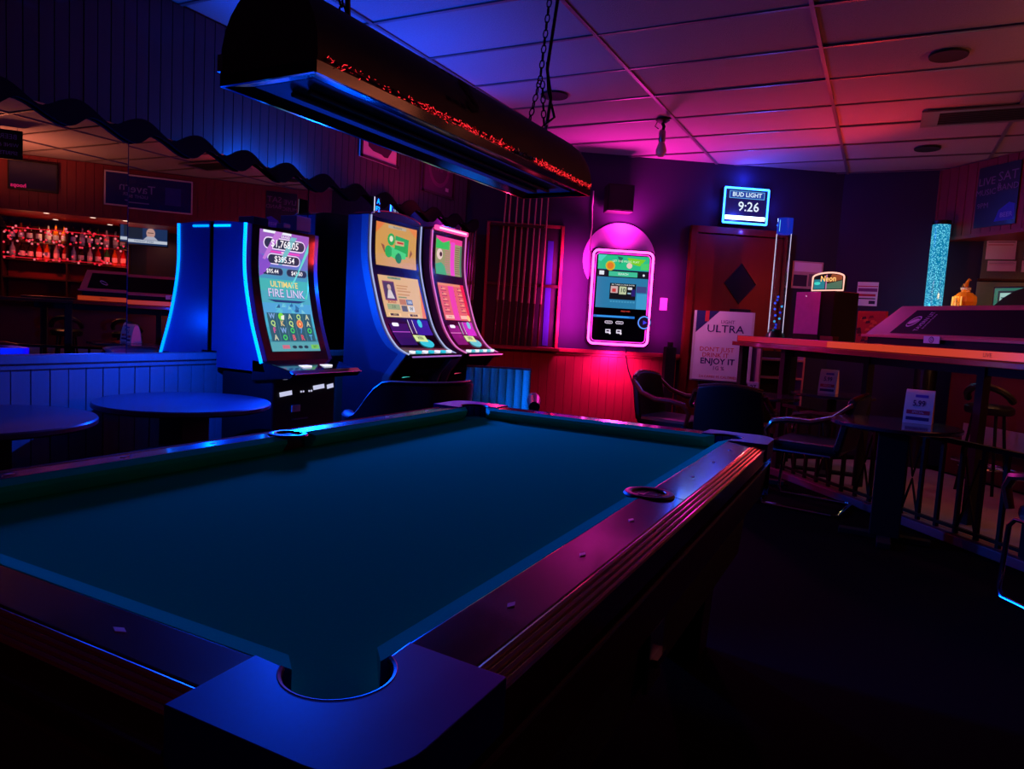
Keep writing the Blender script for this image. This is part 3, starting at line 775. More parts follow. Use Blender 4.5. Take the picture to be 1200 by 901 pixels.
def slot_dual(label, y0, wid, scheme, group):
    """tall machine with two stacked screens and curved white-edged front"""
    t = thing('slot_machine', label, 'slot machine', (-2.75, y0, 0), TH_L, group)
    hw = wid/2
    prof = smooth_prof([(0.965, -0.36), (1.02, -0.25), (1.16, -0.14), (1.40, -0.05), (1.64, 0.008), (1.93, 0.012)], 40)
    main, fair, neon = scheme['main'], scheme['fair'], scheme['neon']
    cabinet_body(t, prof, hw-0.008, 0.20, 1.93, M_black, 0.93, 'front_shell')
    # arched crown
    arc = [(-hw+0.01, 1.925)]+[((hw-0.01)*math.sin(R(a)), 1.925+0.055*math.cos(R(a))) for a in range(-90, 91, 10)]
    MB().prism(arc, 0.005, 0.18, M_black, 'xz').build('crown', t, bevel=0.003)
    MB().tube([((hw-0.005)*math.sin(R(a)), 0.004, 1.928+0.055*math.cos(R(a))) for a in range(-90, 91, 10)], 0.004, M_chrome, 5).build('crown_trim', t, smooth=True)
    # side walls: panel behind, lighter fairing along the curved front
    for sx in (-1, 1):
        x0, x1 = sorted((sx*(hw-0.010), sx*hw))
        inner = [(z, y+0.055+0.03*max(0, (1.3-z))) for z, y in prof]
        poly = [(y, z) for z, y in inner]+[(0.20, 1.93), (0.20, 0.10), (-0.10, 0.10), (-0.12, 0.60), (-0.20, 0.80)]
        MB().prism(poly, x0, x1, main, 'yz').build('side_panel', t)
        poly2 = [(y-0.004, z) for z, y in prof]+[(y, z) for z, y in inner[::-1]]+[(-0.17, 0.80), (-0.13, 0.62), (-0.16, 0.62), (-0.23, 0.80)]
        x2, x3 = sorted((sx*(hw-0.012), sx*(hw+0.012)))
        MB().prism(poly2, x2, x3, fair, 'yz').build('side_fairing', t, bevel=0.003)
        MB().tube([(sx*(hw-0.012), y-0.010, z) for z, y in prof], 0.0055, scheme['edge'], 6).build('edge_trim', t, smooth=True)
    bz = MB(); vs = []
    for z, y in prof: vs += [(-hw+0.02, y-0.003, z), (hw-0.02, y-0.003, z)]
    bz.add(vs, [(2*i, 2*i+1, 2*i+3, 2*i+2) for i in range(len(prof)-1)], scheme['bezel']).build('bezel', t, smooth=True)
    S = Paint(screen_surface(prof, 0.006))
    su0, su1 = -hw+0.075, hw-0.065
    scheme['upper'](S, su0, su1, 1.585, 1.895)
    S.build('upper_screen', t)
    S = Paint(screen_surface(prof, 0.006))
    scheme['lower'](S, su0, su1, 1.215, 1.515)
    S.build('lower_screen', t)
    # control area below the lower screen
    S = Paint(screen_surface(prof, 0.006))
    S.rect(su0, -0.03, 1.02, 1.17, scheme['ctl_dark'], 0); S.pill(su0+0.03, su0+0.11, 1.150, 1.175, E_white, 2)
    S.rect(su0, -0.03, 1.108, 1.113, neon, 2)
    S.rect(-0.01, 0.05, 1.10, 1.20, scheme['ctl_dark'], 0); S.rect(-0.01, -0.004, 1.10, 1.20, E_white, 1); S.rect(0.046, 0.052, 1.10, 1.20, E_white, 1)
    S.rect(0.06, su1, 1.09, 1.20, scheme['ctl_mid'], 0); S.disc(0.14, 1.175, 0.03, scheme['ctl_hi'], 1, 10)
    S.poly([(-0.02, 1.045), (0.13, 1.04), (0.13, 1.085), (-0.02, 1.09)], G(215, 235, 160), 2)
    S.text('WIN', 0.055, 1.066, 0.035, G(30, 60, 40), 4, 0.02)
    S.disc(0.10, 1.032, 0.085, scheme['ctl_hi'], 1, 16, 0.03)
    S.build('player_panel', t)
    # button deck lip
    poly = [(-0.30, 0.985), (-0.37, 0.968), (-0.395, 0.95), (-0.37, 0.925), (-0.10, 0.90), (-0.10, 1.0)]
    MB().prism(poly, -hw+0.015, hw+0.02, M_gloss, 'yz').build('button_deck', t, bevel=0.006)
    MB().tube([(-hw+0.02, -0.397, 0.95), (hw+0.02, -0.397, 0.95)], 0.006, scheme['lip'], 6).build('deck_trim', t)
    for k in range(7):
        u = -hw+0.09+k*(wid-0.16)/6
        MB().box(u-0.016, u+0.016, -0.36, -0.325, 0.972, 0.990, E_white if k % 2 == 0 else scheme['ctl_hi']).build('deck_button', t, bevel=0.003)
    # belly and base
    poly = [(-0.30, 0.93), (-0.24, 0.84), (-0.14, 0.76), (-0.12, 0.0), (0.19, 0.0), (0.19, 0.93)]
    MB().prism(poly, -hw+0.02, hw-0.02, M_gloss, 'yz').build('base_cabinet', t, bevel=0.006)
    S = Paint(lambda u, v, h: (u, -0.185-h-(v-0.80)*1.0, v))
    S.poly([(-0.09, 0.775), (0.05, 0.785), (0.085, 0.815), (-0.07, 0.822)], scheme['bill'], 1); S.text('INSERT', -0.01, 0.80, 0.022, G(20, 60, 60), 3, 0.01)
    S.build('bill_acceptor', t)
    return t

def up_tan(S, a, b, c, d):
    S.rect(a, b, c, d, G(206, 152, 66), 0); w = b-a; m = (a+b)/2
    S.poly([(a, d), (a+0.10, d), (a, d-0.08)], G(225, 120, 40), 1); S.poly([(b, d), (b-0.12, d), (b, d-0.07)], G(225, 130, 40), 1)
    S.rect(m-0.11, m+0.11, d-0.03, d-0.010, G(180, 170, 140), 2); S.text('PROGRESSIVE', m, d-0.02, 0.018, G(60, 50, 40), 4)
    g1, g2, g3 = G(30, 165, 70), G(70, 205, 110), G(15, 120, 50)
    S.poly([(m-0.03, c+0.10), (m+0.14, c+0.09), (m+0.15, c+0.22), (m-0.02, c+0.235)], g1, 2)
    S.poly([(m-0.12, c+0.09), (m-0.02, c+0.06), (m+0.11, c+0.07), (m+0.12, c+0.12), (m-0.08, c+0.15)], g2, 3)
    S.disc(m-0.07, c+0.20, 0.045, g1, 3); S.disc(m-0.07, c+0.205, 0.022, G(225, 225, 190), 4)
    S.disc(m+0.02, c+0.07, 0.04, g3, 4); S.disc(m-0.10, c+0.11, 0.045, g1, 4)
    S.rect(m-0.02, m+0.09, c+0.165, c+0.20, G(200, 180, 120), 4); S.rect(m+0.0, m+0.08, c+0.178, c+0.192, G(190, 45, 35), 5)
    S.poly([(m-0.19, c+0.16), (m-0.15, c+0.15), (m-0.14, c+0.10), (m-0.15, c+0.10)], G(140, 80, 40), 2)
    S.poly([(m+0.16, c+0.08), (m+0.20, c+0.12), (m+0.18, c+0.15), (m+0.165, c+0.11)], G(140, 80, 40), 2)
def low_tan(S, a, b, c, d):
    S.rect(a, b, c, d, G(222, 178, 118), 0); m = (a+b)/2
    S.poly([(b, c), (b, d-0.05), (b-0.05, c)], G(235, 120, 40), 1)
    S.rect(m-0.14, m+0.02, d-0.022, d-0.006, G(120, 150, 110), 1); S.text('FEATURE', m-0.06, d-0.014, 0.016, G(40, 50, 40), 3)
    S.rect(a+0.035, a+0.175, c+0.12, d-0.04, G(120, 60, 90), 1); S.rect(a+0.045, a+0.165, c+0.13, d-0.05, G(70, 55, 80), 2)
    S.poly([(a+0.06, c+0.135), (a+0.15, c+0.135), (a+0.12, c+0.20), (a+0.09, c+0.20)], G(215, 205, 200), 3); S.disc(a+0.105, c+0.215, 0.022, G(205, 170, 150), 4); S.poly([(a+0.08, c+0.19), (a+0.10, c+0.245), (a+0.13, c+0.225), (a+0.115, c+0.205)], G(25, 20, 30), 3)
    S.text('BONUS', a+0.105, c+0.110, 0.03, G(170, 40, 30), 3, 0.02)
    random.seed(5)
    for i, v in enumerate((0.235, 0.215, 0.195, 0.17, 0.15)):
        L = random.uniform(0.10, 0.17); S.rect(a+0.20, a+0.20+L, c+v-0.005, c+v+0.004, G(*random.choice([(190, 110, 60), (120, 140, 80), (200, 140, 80)])), 1)
    S.rect(a+0.20, a+0.28, c+0.095, c+0.135, G(190, 120, 70), 1); S.rect(a+0.285, a+0.365, c+0.095, c+0.135, G(90, 110, 140), 1); S.text('1000', a+0.325, c+0.115, 0.03, G(215, 225, 240), 3, 0.01)
    S.rect(a+0.04, a+0.19, c+0.055, c+0.095, G(150, 165, 110), 1); S.rect(a+0.21, a+0.28, c+0.045, c+0.088, G(90, 90, 85), 1); S.rect(a+0.29, a+0.37, c+0.045, c+0.088, G(220, 215, 205), 1)
    S.text('3 X', a+0.115, c+0.075, 0.03, G(60, 80, 50), 3, 0.01); S.text('W', a+0.33, c+0.066, 0.04, G(40, 40, 50), 3, 0.02)
    for u in (a+0.03, m+0.02): S.rect(u, u+0.15, c+0.008, c+0.03, G(240, 200, 130), 1); S.rect(u+0.02, u+0.12, c+0.011, c+0.027, G(60, 35, 25), 2); 
    S.text('WIN 0', a+0.105, c+0.019, 0.016, G(235, 200, 120), 4); S.text('BET 50', m+0.095, c+0.019, 0.016, G(235, 200, 120), 4)
def up_pink(S, a, b, c, d):
    S.rect(a, b, c, d, G(150, 150, 100), 0); m = (a+b)/2
    S.rect(a, b, d-0.045, d, G(235, 60, 140), 1)
    S.poly([(a, d-0.02), (a+0.10, d-0.05), (m, d-0.02), (m, d-0.10), (a, d-0.10)], G(40, 190, 80), 2); S.poly([(a, c), (m-0.04, c), (m-0.06, c+0.07), (a+0.08, c+0.10), (a, c+0.08)], G(60, 170, 110), 1)
    S.disc(a+0.06, c+0.165, 0.045, G(230, 200, 190), 3); S.disc(a+0.075, c+0.165, 0.02, G(60, 30, 40), 4)
    S.rect(m+0.02, m+0.085, c, d-0.03, G(235, 70, 200), 3); S.rect(b-0.03, b, c, d-0.05, G(70, 130, 90), 2)
    for i in range(13): 
        v = c+0.02+i*0.018
        S.rect(m+0.095, m+0.165, v, v+0.008, G(120, 95, 70), 2); S.rect(m-0.06, m+0.01, v, v+0.008, G(190, 120, 120), 2)
def low_pink(S, a, b, c, d):
    S.rect(a, b, c, d, G(225, 95, 90), 0); m = (a+b)/2
    S.poly([(b, c), (b, d), (b-0.055, d), (b-0.025, c+0.05)], G(235, 20, 45), 1); S.rect(a, b, d-0.02, d, G(230, 140, 90), 1)
    for k in range(3):
        for r in range(5):
            u = a+0.03+k*0.125; v = c+0.065+r*0.043
            S.rect(u, u+0.085, v, v+0.006, G(150, 40, 60), 1); S.rect(u+0.01, u+0.07, v+0.012, v+0.022, G(245, 160, 120), 1); S.disc(u+0.02, v+0.024, 0.008, G(120, 50, 60), 2, 8)
    S.rect(m-0.055, m+0.03, c, d-0.02, G(235, 60, 165), 3)
    S.rect(a+0.02, a+0.15, c+0.012, c+0.04, G(250, 190, 170), 1); S.text('WIN 0', a+0.085, c+0.026, 0.02, G(120, 20, 40), 3); S.rect(m+0.05, m+0.15, c+0.012, c+0.04, G(250, 190, 170), 1)
    S.disc(b-0.03, c+0.02, 0.025, G(245, 200, 120), 3)
sB = dict(main=M_bluecab, fair=M_fairing, neon=G(190, 90, 220), edge=em((190, 205, 255), 0.75), bezel=pm('bezel_purple', (24, 14, 44), 0.15, coat=0.4), upper=up_tan, lower=low_tan,
          ctl_dark=G(30, 14, 92), ctl_mid=G(24, 24, 150), ctl_hi=G(40, 200, 225), bill=G(80, 215, 200), lip=em((170, 120, 220), 0.6))
sC = dict(main=M_matte, fair=pm('pink_fairing', (150, 90, 130), 0.25, coat=0.4), neon=G(250, 140, 220), edge=em((250, 130, 225), 0.8), bezel=pm('bezel_plum', (46, 12, 44), 0.15, coat=0.4), upper=up_pink, lower=low_pink,
          ctl_dark=G(120, 20, 110), ctl_mid=G(190, 40, 190), ctl_hi=G(90, 200, 215), bill=G(240, 70, 110), lip=em((255, 90, 170), 0.9))
mB = slot_dual('tall blue-sided slot machine with two stacked tan screens, middle of the three machines', 3.775, 0.64, sB, 'slot machines along the left wall')
lamp('slot_b', (0.0, -0.42, 1.20), mB, 'SPOT', rot=(R(-62), 0, 0), spread=R(100))
lamp('slot_top', (0.0, -0.05, 2.10), mB, 'SPOT', rot=(R(-160), 0, 0), spread=R(100), mul=0.8)
tb = MB().box(-0.285, -0.205, 0.005, 0.02, 1.945, 2.06, M_black).build('topper_sign', mB, bevel=0.002)
pp = Paint(lambda u, v, h: (u, 0.004-h, v)); pp.rect(-0.283, -0.274, 1.947, 2.058, E_white, 1); pp.text('A', -0.235, 2.03, 0.05, E_cyan, 1, 0.02); pp.text('E2', -0.24, 1.975, 0.05, E_cyan, 1, 0.02); pp.build('sign_face', tb)
mC = slot_dual('slot machine with glowing pink marquee bar and red lower screen, beside the cue rack', 4.50, 0.54, sC, 'slot machines along the left wall')
MB().box(-0.25, 0.25, -0.03, 0.0, 1.932, 1.972, em((255, 70, 150), 1.4)).build('marquee_bar', mC, bevel=0.010)
pp = Paint(lambda u, v, h: (u, -0.031-h, v)); pp.rect(-0.21, 0.21, 1.944, 1.960, em((255, 200, 235), 1.3), 1); pp.build('marquee_face', mC)
lamp('slot_c', (0.0, -0.02, 2.02), mC, 'SPOT', rot=(R(150), 0, 0), spread=R(120), mul=0.8)
lamp('slot_c', (0.05, -0.50, 1.25), mC, mul=0.35)

# ------------------------------------------------------------------ corner wall: cue rack, jukebox, clock, door
def wall_thing(name, label, cat, p, off=0.0, group=None):
    q = onC(p, off); return thing(name, label, cat, q, TH_C, group)
def cue_rack():
    t = wall_thing('cue_rack', 'dark wooden wall rack holding pool cues left of the jukebox', 'cue rack', (-2.83, 6.05, 0.98))
    hw = 0.385; h = 1.25
    MB().box(-hw, hw, -0.012, 0.0, 0.0, h, pm('rack_back', (30, 22, 30), 0.5)).build('back_board', t)
    MB().box(-hw-0.015, -hw+0.015, -0.06, 0, -0.01, h, M_wains).build('frame_side', t, bevel=0.003)
    MB().box(hw-0.015, hw+0.015, -0.06, 0, -0.01, h, M_wains).build('frame_side', t, bevel=0.003)
    MB().box(-hw-0.015, hw+0.015, -0.036, 0, h-0.02, h+0.01, M_wains).build('frame_top', t, bevel=0.003)
    MB().box(-hw-0.02, hw+0.02, -0.16, 0, -0.03, 0.0, M_wains).build('shelf', t, bevel=0.003)
    MB().box(-hw+0.02, hw-0.02, -0.055, -0.012, 0.62, 0.65, M_darkwood).build('cue_clip', t)
    MB().box(-hw+0.02, hw-0.20, -0.09, -0.06, h-0.035, h-0.01, M_darkwood).build('cue_clip', t)
    MB().box(0.24, 0.30, -0.02, -0.012, 0.02, 1.10, pm('blue_cloth_strip', (40, 60, 150), 0.7)).build('hanging_cloth', t)
    return t
cue_rack()
ctop = [(-0.215, 1.66, 0), (-0.17, 1.67, 1), (-0.10, 1.62, 2), (-0.035, 1.64, 3), (0.03, 1.60, 4), (0.095, 1.60, 5), (0.15, 1.59, 6), (0.215, 1.59, 7)]
cbot = [-0.27, -0.205, -0.135, -0.065, -0.015, 0.055, 0.12, 0.185]
nth = ['leftmost', 'second from left', 'third from left', 'fourth from left', 'fourth from right', 'third from right', 'second from right', 'rightmost']
def cues():
    L = 1.45
    src = None
    for k, ((x1, z1, _), x0) in enumerate(zip(ctop, cbot)):
        base = onC((-2.83, 6.05, 0.98))+dC*x0+nC*0.085
        z0 = 0.012
        v = Vector((x1-x0, 0.0, z1-z0)); Lk = v.length
        if src is None:
            src = thing('pool_cue', 'pool cue', 'cue', (0, 0, 0), 0, 'cues in the wall rack')
            MB().lathe([(0.014, 0), (0.0145, 0.02), (0.013, 0.40)], (0, 0, 0), M_cuebutt, 10).build('butt', src, smooth=True)
            MB().lathe([(0.013, 0.40), (0.0125, 0.42), (0.009, 1.0), (0.0065, 1.43)], (0, 0, 0), M_cue, 10).build('shaft', src, smooth=True)
            MB().lathe([(0.0065, 1.43), (0.0068, 1.445), (0.006, 1.455)], (0, 0, 0), M_cream, 10).build('tip', src, smooth=True)
            o = src
        else: o = copy_tree(src)
        o.location = (base.x, base.y, 0.98+z0)
        d = dC*(x1-x0)+Vector((0, 0, z1-z0))+nC*(-0.045); Lk = d.length
        o.rotation_mode = 'QUATERNION'; o.rotation_quaternion = d.to_track_quat('Z', 'Y')
        s = Lk/1.455; o.scale = (1, 1, s)
        o['label'] = 'pool cue standing in the wall rack, %s of the eight' % nth[k]
cues()

def jukebox():
    t = wall_thing('jukebox', 'wall jukebox with rounded neon pink frame and touch screen', 'jukebox', (-1.97, 6.59, 1.035))
    hw, h, dep = 0.335, 1.0, 0.13
    def rr(w_, z0, z1, r, n=6):
        pts = []
        for cx, cz, a0 in ((w_-r, z1-r, 0), (-w_+r, z1-r, 90), (-w_+r, z0+r, 180), (w_-r, z0+r, 270)):
            for i in range(n+1):
                a = R(a0+90*i/n); pts.append((cx+r*math.cos(a), cz+r*math.sin(a)))
        return pts
    MB().prism(rr(hw, 0, h, 0.06), -dep, -0.03, M_black, 'xz').build('body', t, bevel=0.004)
    MB().box(-0.2, 0.2, -0.04, 0.0, 0.2, 0.8, M_black).build('wall_bracket', t)
    P = rr(hw-0.022, 0.022, h-0.022, 0.055)
    pk = em((255, 60, 190), 7.0, True)
    MB().tube([(x, -dep-0.004, z) for x, z in P], 0.012, pk, 8, closed=True).build('neon_frame', t, smooth=True)
    P2 = rr(hw-0.050, 0.050, h-0.050, 0.04)
    MB().tube([(x, -dep-0.002, z) for x, z in P2], 0.006, em((235, 40, 190), 2.0), 6, closed=True).build('inner_neon', t, smooth=True)
    MB().prism(rr(hw-0.055, 0.055, h-0.055, 0.035), -dep-0.002, -dep+0.004, M_gloss, 'xz').build('face_glass', t)
    S = Paint(lambda u, v, h_: (u, -dep-0.0025-h_, v))
    a, b, c, d = -0.262, 0.275, 0.395, 0.935
    S.rect(a, b, c, d, G(38, 120, 165), 0)
    S.rect(a, b, d-0.145, d, G(35, 190, 135), 1)
    S.disc(a+0.13, d-0.11, 0.05, G(210, 180, 40), 2); S.disc(a+0.13, d-0.11, 0.035, G(225, 120, 40), 3); S.disc(a+0.33, d-0.10, 0.03, G(230, 200, 190), 2)
    S.poly([(a+0.30, d-0.02), (a+0.50, d-0.03), (a+0.44, d-0.10), (a+0.34, d-0.08)], G(120, 205, 40), 2); S.poly([(a, d), (a+0.09, d), (a+0.03, d-0.07), (a, d-0.06)], G(70, 210, 190), 2)
    S.poly([(a+0.2, d-0.01), (a+0.26, d-0.02), (a+0.23, d-0.09)], G(20, 110, 90), 2); S.rect(a+0.45, b, d-0.135, d-0.07, G(70, 205, 110), 3)
    S.text('LET THE MUSIC PLAY', a+0.29, d-0.06, 0.03, G(230, 250, 220), 4)
    S.rect(a, b, d-0.225, d-0.150, G(12, 22, 34), 1); S.rect(a+0.12, a+0.42, d-0.215, d-0.165, G(60, 190, 150), 2); S.rect(a+0.02, a+0.07, d-0.205, d-0.165, G(225, 230, 240), 2)
    S.text('SEARCH', a+0.27, d-0.19, 0.03, G(230, 250, 240), 3); S.disc(b-0.05, d-0.19, 0.012, G(220, 230, 240), 2, 8)
    S.rect(a+0.14, a+0.415, c+0.09, c+0.255, G(10, 18, 22), 2)
    S.text('BIG TUNES ON YOUR PHONE', a+0.278, c+0.24, 0.018, G(235, 240, 240), 4)
    S.rect(a+0.150, a+0.225, c+0.155, c+0.225, G(205, 170, 170), 3); S.rect(a+0.165, a+0.205, c+0.165, c+0.20, G(200, 60, 60), 4); S.rect(a+0.24, a+0.315, c+0.145, c+0.225, G(190, 200, 160), 3); S.text('10', a+0.278, c+0.185, 0.06, G(40, 60, 60), 4, 0.02)
    S.rect(a+0.33, a+0.375, c+0.195, c+0.22, G(215, 220, 225), 3); S.rect(a+0.33, a+0.365, c+0.15, c+0.165, G(140, 180, 200), 3); S.rect(a+0.37, a+0.41, c+0.13, c+0.20, G(40, 30, 110), 3)
    for k in range(9): S.rect(a+0.15+0.03*k, a+0.17+0.03*k, c+0.06, c+0.075, G(70, 150, 190), 2)
    S.rect(a+0.42, b-0.01, c+0.17, c+0.235, G(60, 70, 130), 2); S.rect(b-0.11, b, c, c+0.16, G(58, 150, 200), 1)
    S.build('screen', t)
    S = Paint(lambda u, v, h_: (u, -dep-0.0025-h_, v))
    S.rect(-0.275, 0.16, 0.295, 0.318, G(30, 110, 200), 0); S.rect(-0.24, 0.10, 0.302, 0.312, G(60, 160, 235), 1)
    for u in (-0.11, 0.005): 
        S.pill(u-0.042, u+0.042, 0.232, 0.262, G(225, 210, 235), 1); S.pill(u-0.036, u+0.036, 0.237, 0.257, G(40, 20, 50), 2); S.text('PLAY', u, 0.247, 0.02, G(235, 225, 240), 4)
        S.rect(u-0.028, u+0.025, 0.135, 0.175, G(225, 215, 235), 1); S.rect(u-0.018, u+0.012, 0.15, 0.165, G(40, 20, 50), 2); S.disc(u+0.02, 0.135, 0.011, G(235, 225, 240), 3, 8)
    S.text('FREE WIFI', 0.06, 0.365, 0.022, G(220, 70, 60), 1)
    S.build('button_panel', t)
    MB().cyl((0.262, -dep-0.012, 0.262), 0.078, 0.05, M_black, 28, axis='y').build('knob_housing', t, bevel=0.004)
    MB().tube([(0.262+0.062*math.cos(2*math.pi*i/24), -dep-0.016, 0.262+0.062*math.sin(2*math.pi*i/24)) for i in range(24)], 0.006, em((90, 150, 255), 1.2), 6, closed=True).build('knob_ring', t, smooth=True)
    S = Paint(lambda u, v, h_: (u, -dep-0.0135-h_, v)); S.disc(0.262, 0.262, 0.05, G(14, 12, 40), 1, 20); S.poly([(0.25, 0.285), (0.25, 0.24), (0.295, 0.262)], G(60, 60, 230), 2); S.build('knob_face', t)
    for z, m_ in ((0.2, .05), (0.5, .05), (0.8, .05)):
        lamp('jukebox', (-0.50, -0.26, z), t, 'SPOT', rot=(R(90), 0, 0), spread=R(140), mul=m_*7.5); lamp('jukebox', (0.48, -0.22, z), t, 'SPOT', rot=(R(90), 0, 0), spread=R(130), mul=m_*2.2)
    lamp('poster_fill', (0.36, -0.35, 0.75), t, 'SPOT', rot=(0, R(-47), 0), spread=R(80))  # added spot aimed at the poster board to brighten it
    lamp('jukebox', (0.0, -0.16, 1.10), t, 'SPOT', rot=(R(-172), 0, 0), spread=R(135), mul=1.5)
    lamp('jukebox', (0.0, -0.20, 1.06), t, 'SPOT', rot=(R(140), 0, 0), spread=R(130), mul=0.16)
    lamp('jukebox', (0.0, -0.28, -0.06), t, 'SPOT', rot=(R(40), 0, 0), spread=R(140), mul=0.42)
    lamp('jukebox', (0.0, -0.16, 0.55), t, 'SPOT', rot=(R(-66), 0, 0), spread=R(105), mul=1.0)
    return t
jukebox()
def plaque():
    t = wall_thing('round_wall_plaque', 'pale round plaque on the wall behind the top of the jukebox', 'plaque', (-1.98, 6.58, 1.93))
    MB().cyl((0, -0.014, 0), 0.385, 0.014, pm('plaque_paint', (185, 160, 205), 0.6), 48, axis='y').build('disc', t, bevel=0.003)
plaque()
def wires():
    q0 = onC((-2.28, 6.38, 2.62), 0.10); q1 = onC((-2.26, 6.4, 2.05), 0.07)
    o = MB().tube([onC((-2.255, 6.42, 2.62), 0.012), onC((-2.26, 6.42, 2.45), 0.012), onC((-2.245, 6.42, 2.25), 0.014), onC((-2.27, 6.42, 2.05), 0.03), onC((-2.26, 6.42, 1.98), 0.02)], 0.006, M_cream, 6).build('power_cable', smooth=True)
    tag(o, 'thin pale cable running down the wall into the top of the jukebox', 'cable')
    o = MB().tube([onC((-1.88, 6.65, 1.02), 0.07), onC((-1.87, 6.66, 0.94), 0.035), onC((-1.84, 6.68, 0.80), 0.022), onC((-1.79, 6.71, 0.66), 0.022), onC((-1.77, 6.73, 0.60), 0.022)], 0.006, M_matte, 6).build('power_cable', smooth=True)
    tag(o, 'dark cable dangling on the wainscot below the jukebox', 'cable')
wires()
def outlet():
    t = wall_thing('wall_outlet', 'pink-lit socket plate with plugged-in adapter low on the wainscot', 'outlet', (-1.665, 6.79, 0.50), 0.014)
    MB().box(-0.042, 0.042, -0.008, 0, 0.0, 0.125, M_cream).build('plate', t, bevel=0.003)
    MB().box(-0.03, 0.03, -0.045, -0.008, -0.06, 0.05, pm('adapter', (170, 150, 160), 0.4)).build('plug', t, bevel=0.004)
    MB().box(-0.012, 0.016, -0.010, -0.008, 0.07, 0.10, M_ink).build('socket', t)
    MB().tube([(0.0, -0.03, -0.06), (0.01, -0.02, -0.2), (0.012, -0.012, -0.42)], 0.005, M_cream, 6).build('plug_cord', t, smooth=True)
    s = wall_thing('light_switch', 'small light switch plate right of the jukebox', 'light switch', (-1.555, 6.86, 1.44))
    MB().box(-0.04, 0.04, -0.008, 0, 0, 0.13, M_cream).build('plate', s, bevel=0.003)
    MB().box(-0.012, 0.012, -0.014, -0.008, 0.045, 0.085, M_cream).build('rocker', s)
outlet()
def speaker():
    t = wall_thing('wall_speaker', 'small black speaker mounted high above the jukebox', 'speaker', (-2.05, 6.55, 2.40))
    MB().box(-0.135, 0.135, -0.22, -0.03, 0, 0.27, M_matte).build('enclosure', t, bevel=0.008)
    MB().box(-0.12, 0.12, -0.226, -0.22, 0.015, 0.255, pm('grille_cloth', (20, 20, 24), 0.9, nscale=300, bump=0.3)).build('grille', t)
    MB().box(-0.03, 0.03, -0.03, 0, 0.09, 0.18, M_black).build('bracket', t)
speaker()
def clock():
    t = wall_thing('neon_clock', 'square lit beer clock with glowing blue frame reading 9:26', 'clock', (-0.905, 7.265, 2.375))
    hw, h = 0.245, 0.375
    MB().box(-hw, hw, -0.11, 0, 0, h, M_black).build('case', t, bevel=0.01)
    fr = [(-hw+0.01, 0.01), (hw-0.01, 0.01), (hw-0.01, h-0.01), (-hw+0.01, h-0.01)]
    mb = MB()
    for i in range(4):
        a, b = fr[i], fr[(i+1) % 4]; mb.tube([(a[0], -0.115, a[1]), (b[0], -0.115, b[1])], 0.010, em((30, 100, 255), 14.0, True), 8)
    mb.build('neon_border', t, smooth=True)
    S = Paint(lambda u, v, h_: (u, -0.1105-h_, v))
    S.rect(-hw+0.025, hw-0.025, 0.025, h-0.025, G(8, 12, 70), 0)
    S.rect(-0.185, 0.195, 0.262, 0.338, G(95, 175, 235), 1); S.rect(-0.178, 0.188, 0.268, 0.332, G(20, 60, 150), 2)
    S.text('BUD LIGHT', 0.005, 0.300, 0.062, G(215, 240, 255), 4, 0.02, sx=1.0)
    S.text('9:26', 0.03, 0.178, 0.135, G(225, 240, 255), 3, 0.01, sx=1.0, rot=0.0)
    S.rect(-0.215, 0.215, 0.045, 0.085, em((200, 225, 255), 6.0), 1); S.text('GREAT TASTE', 0.0, 0.055, 0.02, G(120, 160, 230), 3)
    S.build('dial', t)
    for u in (-0.30, 0.30): lamp('clock', (u, -0.10, 0.2), t, 'POINT', 0.04, 0.12)
    lamp('clock', (0, -0.10, h+0.10), t, 'POINT', 0.05, 0.55)
    lamp('clock', (0, -0.10, -0.07), t, 'POINT', 0.04, 0.15)
    lamp('clock', (0, -0.45, 0.1), t, 'POINT', 0.10, 1.6)
clock()
def door():
    t = wall_thing('door_1', 'red door with dark diamond window behind the poster', 'door', (-0.905, 7.27, 0)); del t['category']; t['kind'] = 'structure'
    MB().box(-0.47, 0.47, -0.05, -0.005, 0.02, 2.26, M_red_door).build('door_leaf', t, bevel=0.003)
    for s in (-1, 1):
        a, b = sorted((s*0.475, s*0.545)); MB().box(a, b, -0.07, 0, 0, 2.34, M_red_door).build('door_frame', t, bevel=0.004)
    MB().box(-0.545, 0.545, -0.07, 0, 2.27, 2.34, M_red_door).build('door_frame', t, bevel=0.004)
    MB().prism([(0.03, 1.565), (0.195, 1.765), (0.03, 1.965), (-0.135, 1.765)], -0.056, -0.048, M_matte, 'xz').build('diamond_window', t)
    fr = [(0.03, 1.555), (0.203, 1.765), (0.03, 1.975), (-0.143, 1.765)]
    MB().tube([(u, -0.054, v) for u, v in fr], 0.008, M_darkwood, 4, closed=True).build('window_bead', t)
    MB().box(-0.06, 0.17, -0.058, -0.05, 1.44, 1.50, M_matte).build('push_plate', t, bevel=0.003)
    return t
door()
def post():
    t = wall_thing('black_post', 'black upright post standing between the wainscot and the red door', 'post', (-1.50, 6.9, 0), 0.13)
    MB().box(-0.055, 0.055, -0.05, 0.05, 0.02, 1.06, M_matte).build('shaft', t, bevel=0.006)
    MB().box(-0.11, 0.11, -0.10, 0.10, 0, 0.02, M_matte).build('foot', t, bevel=0.004)
    MB().cyl((0, 0, 1.06), 0.03, 0.05, M_black, 12).build('cap', t)
post()

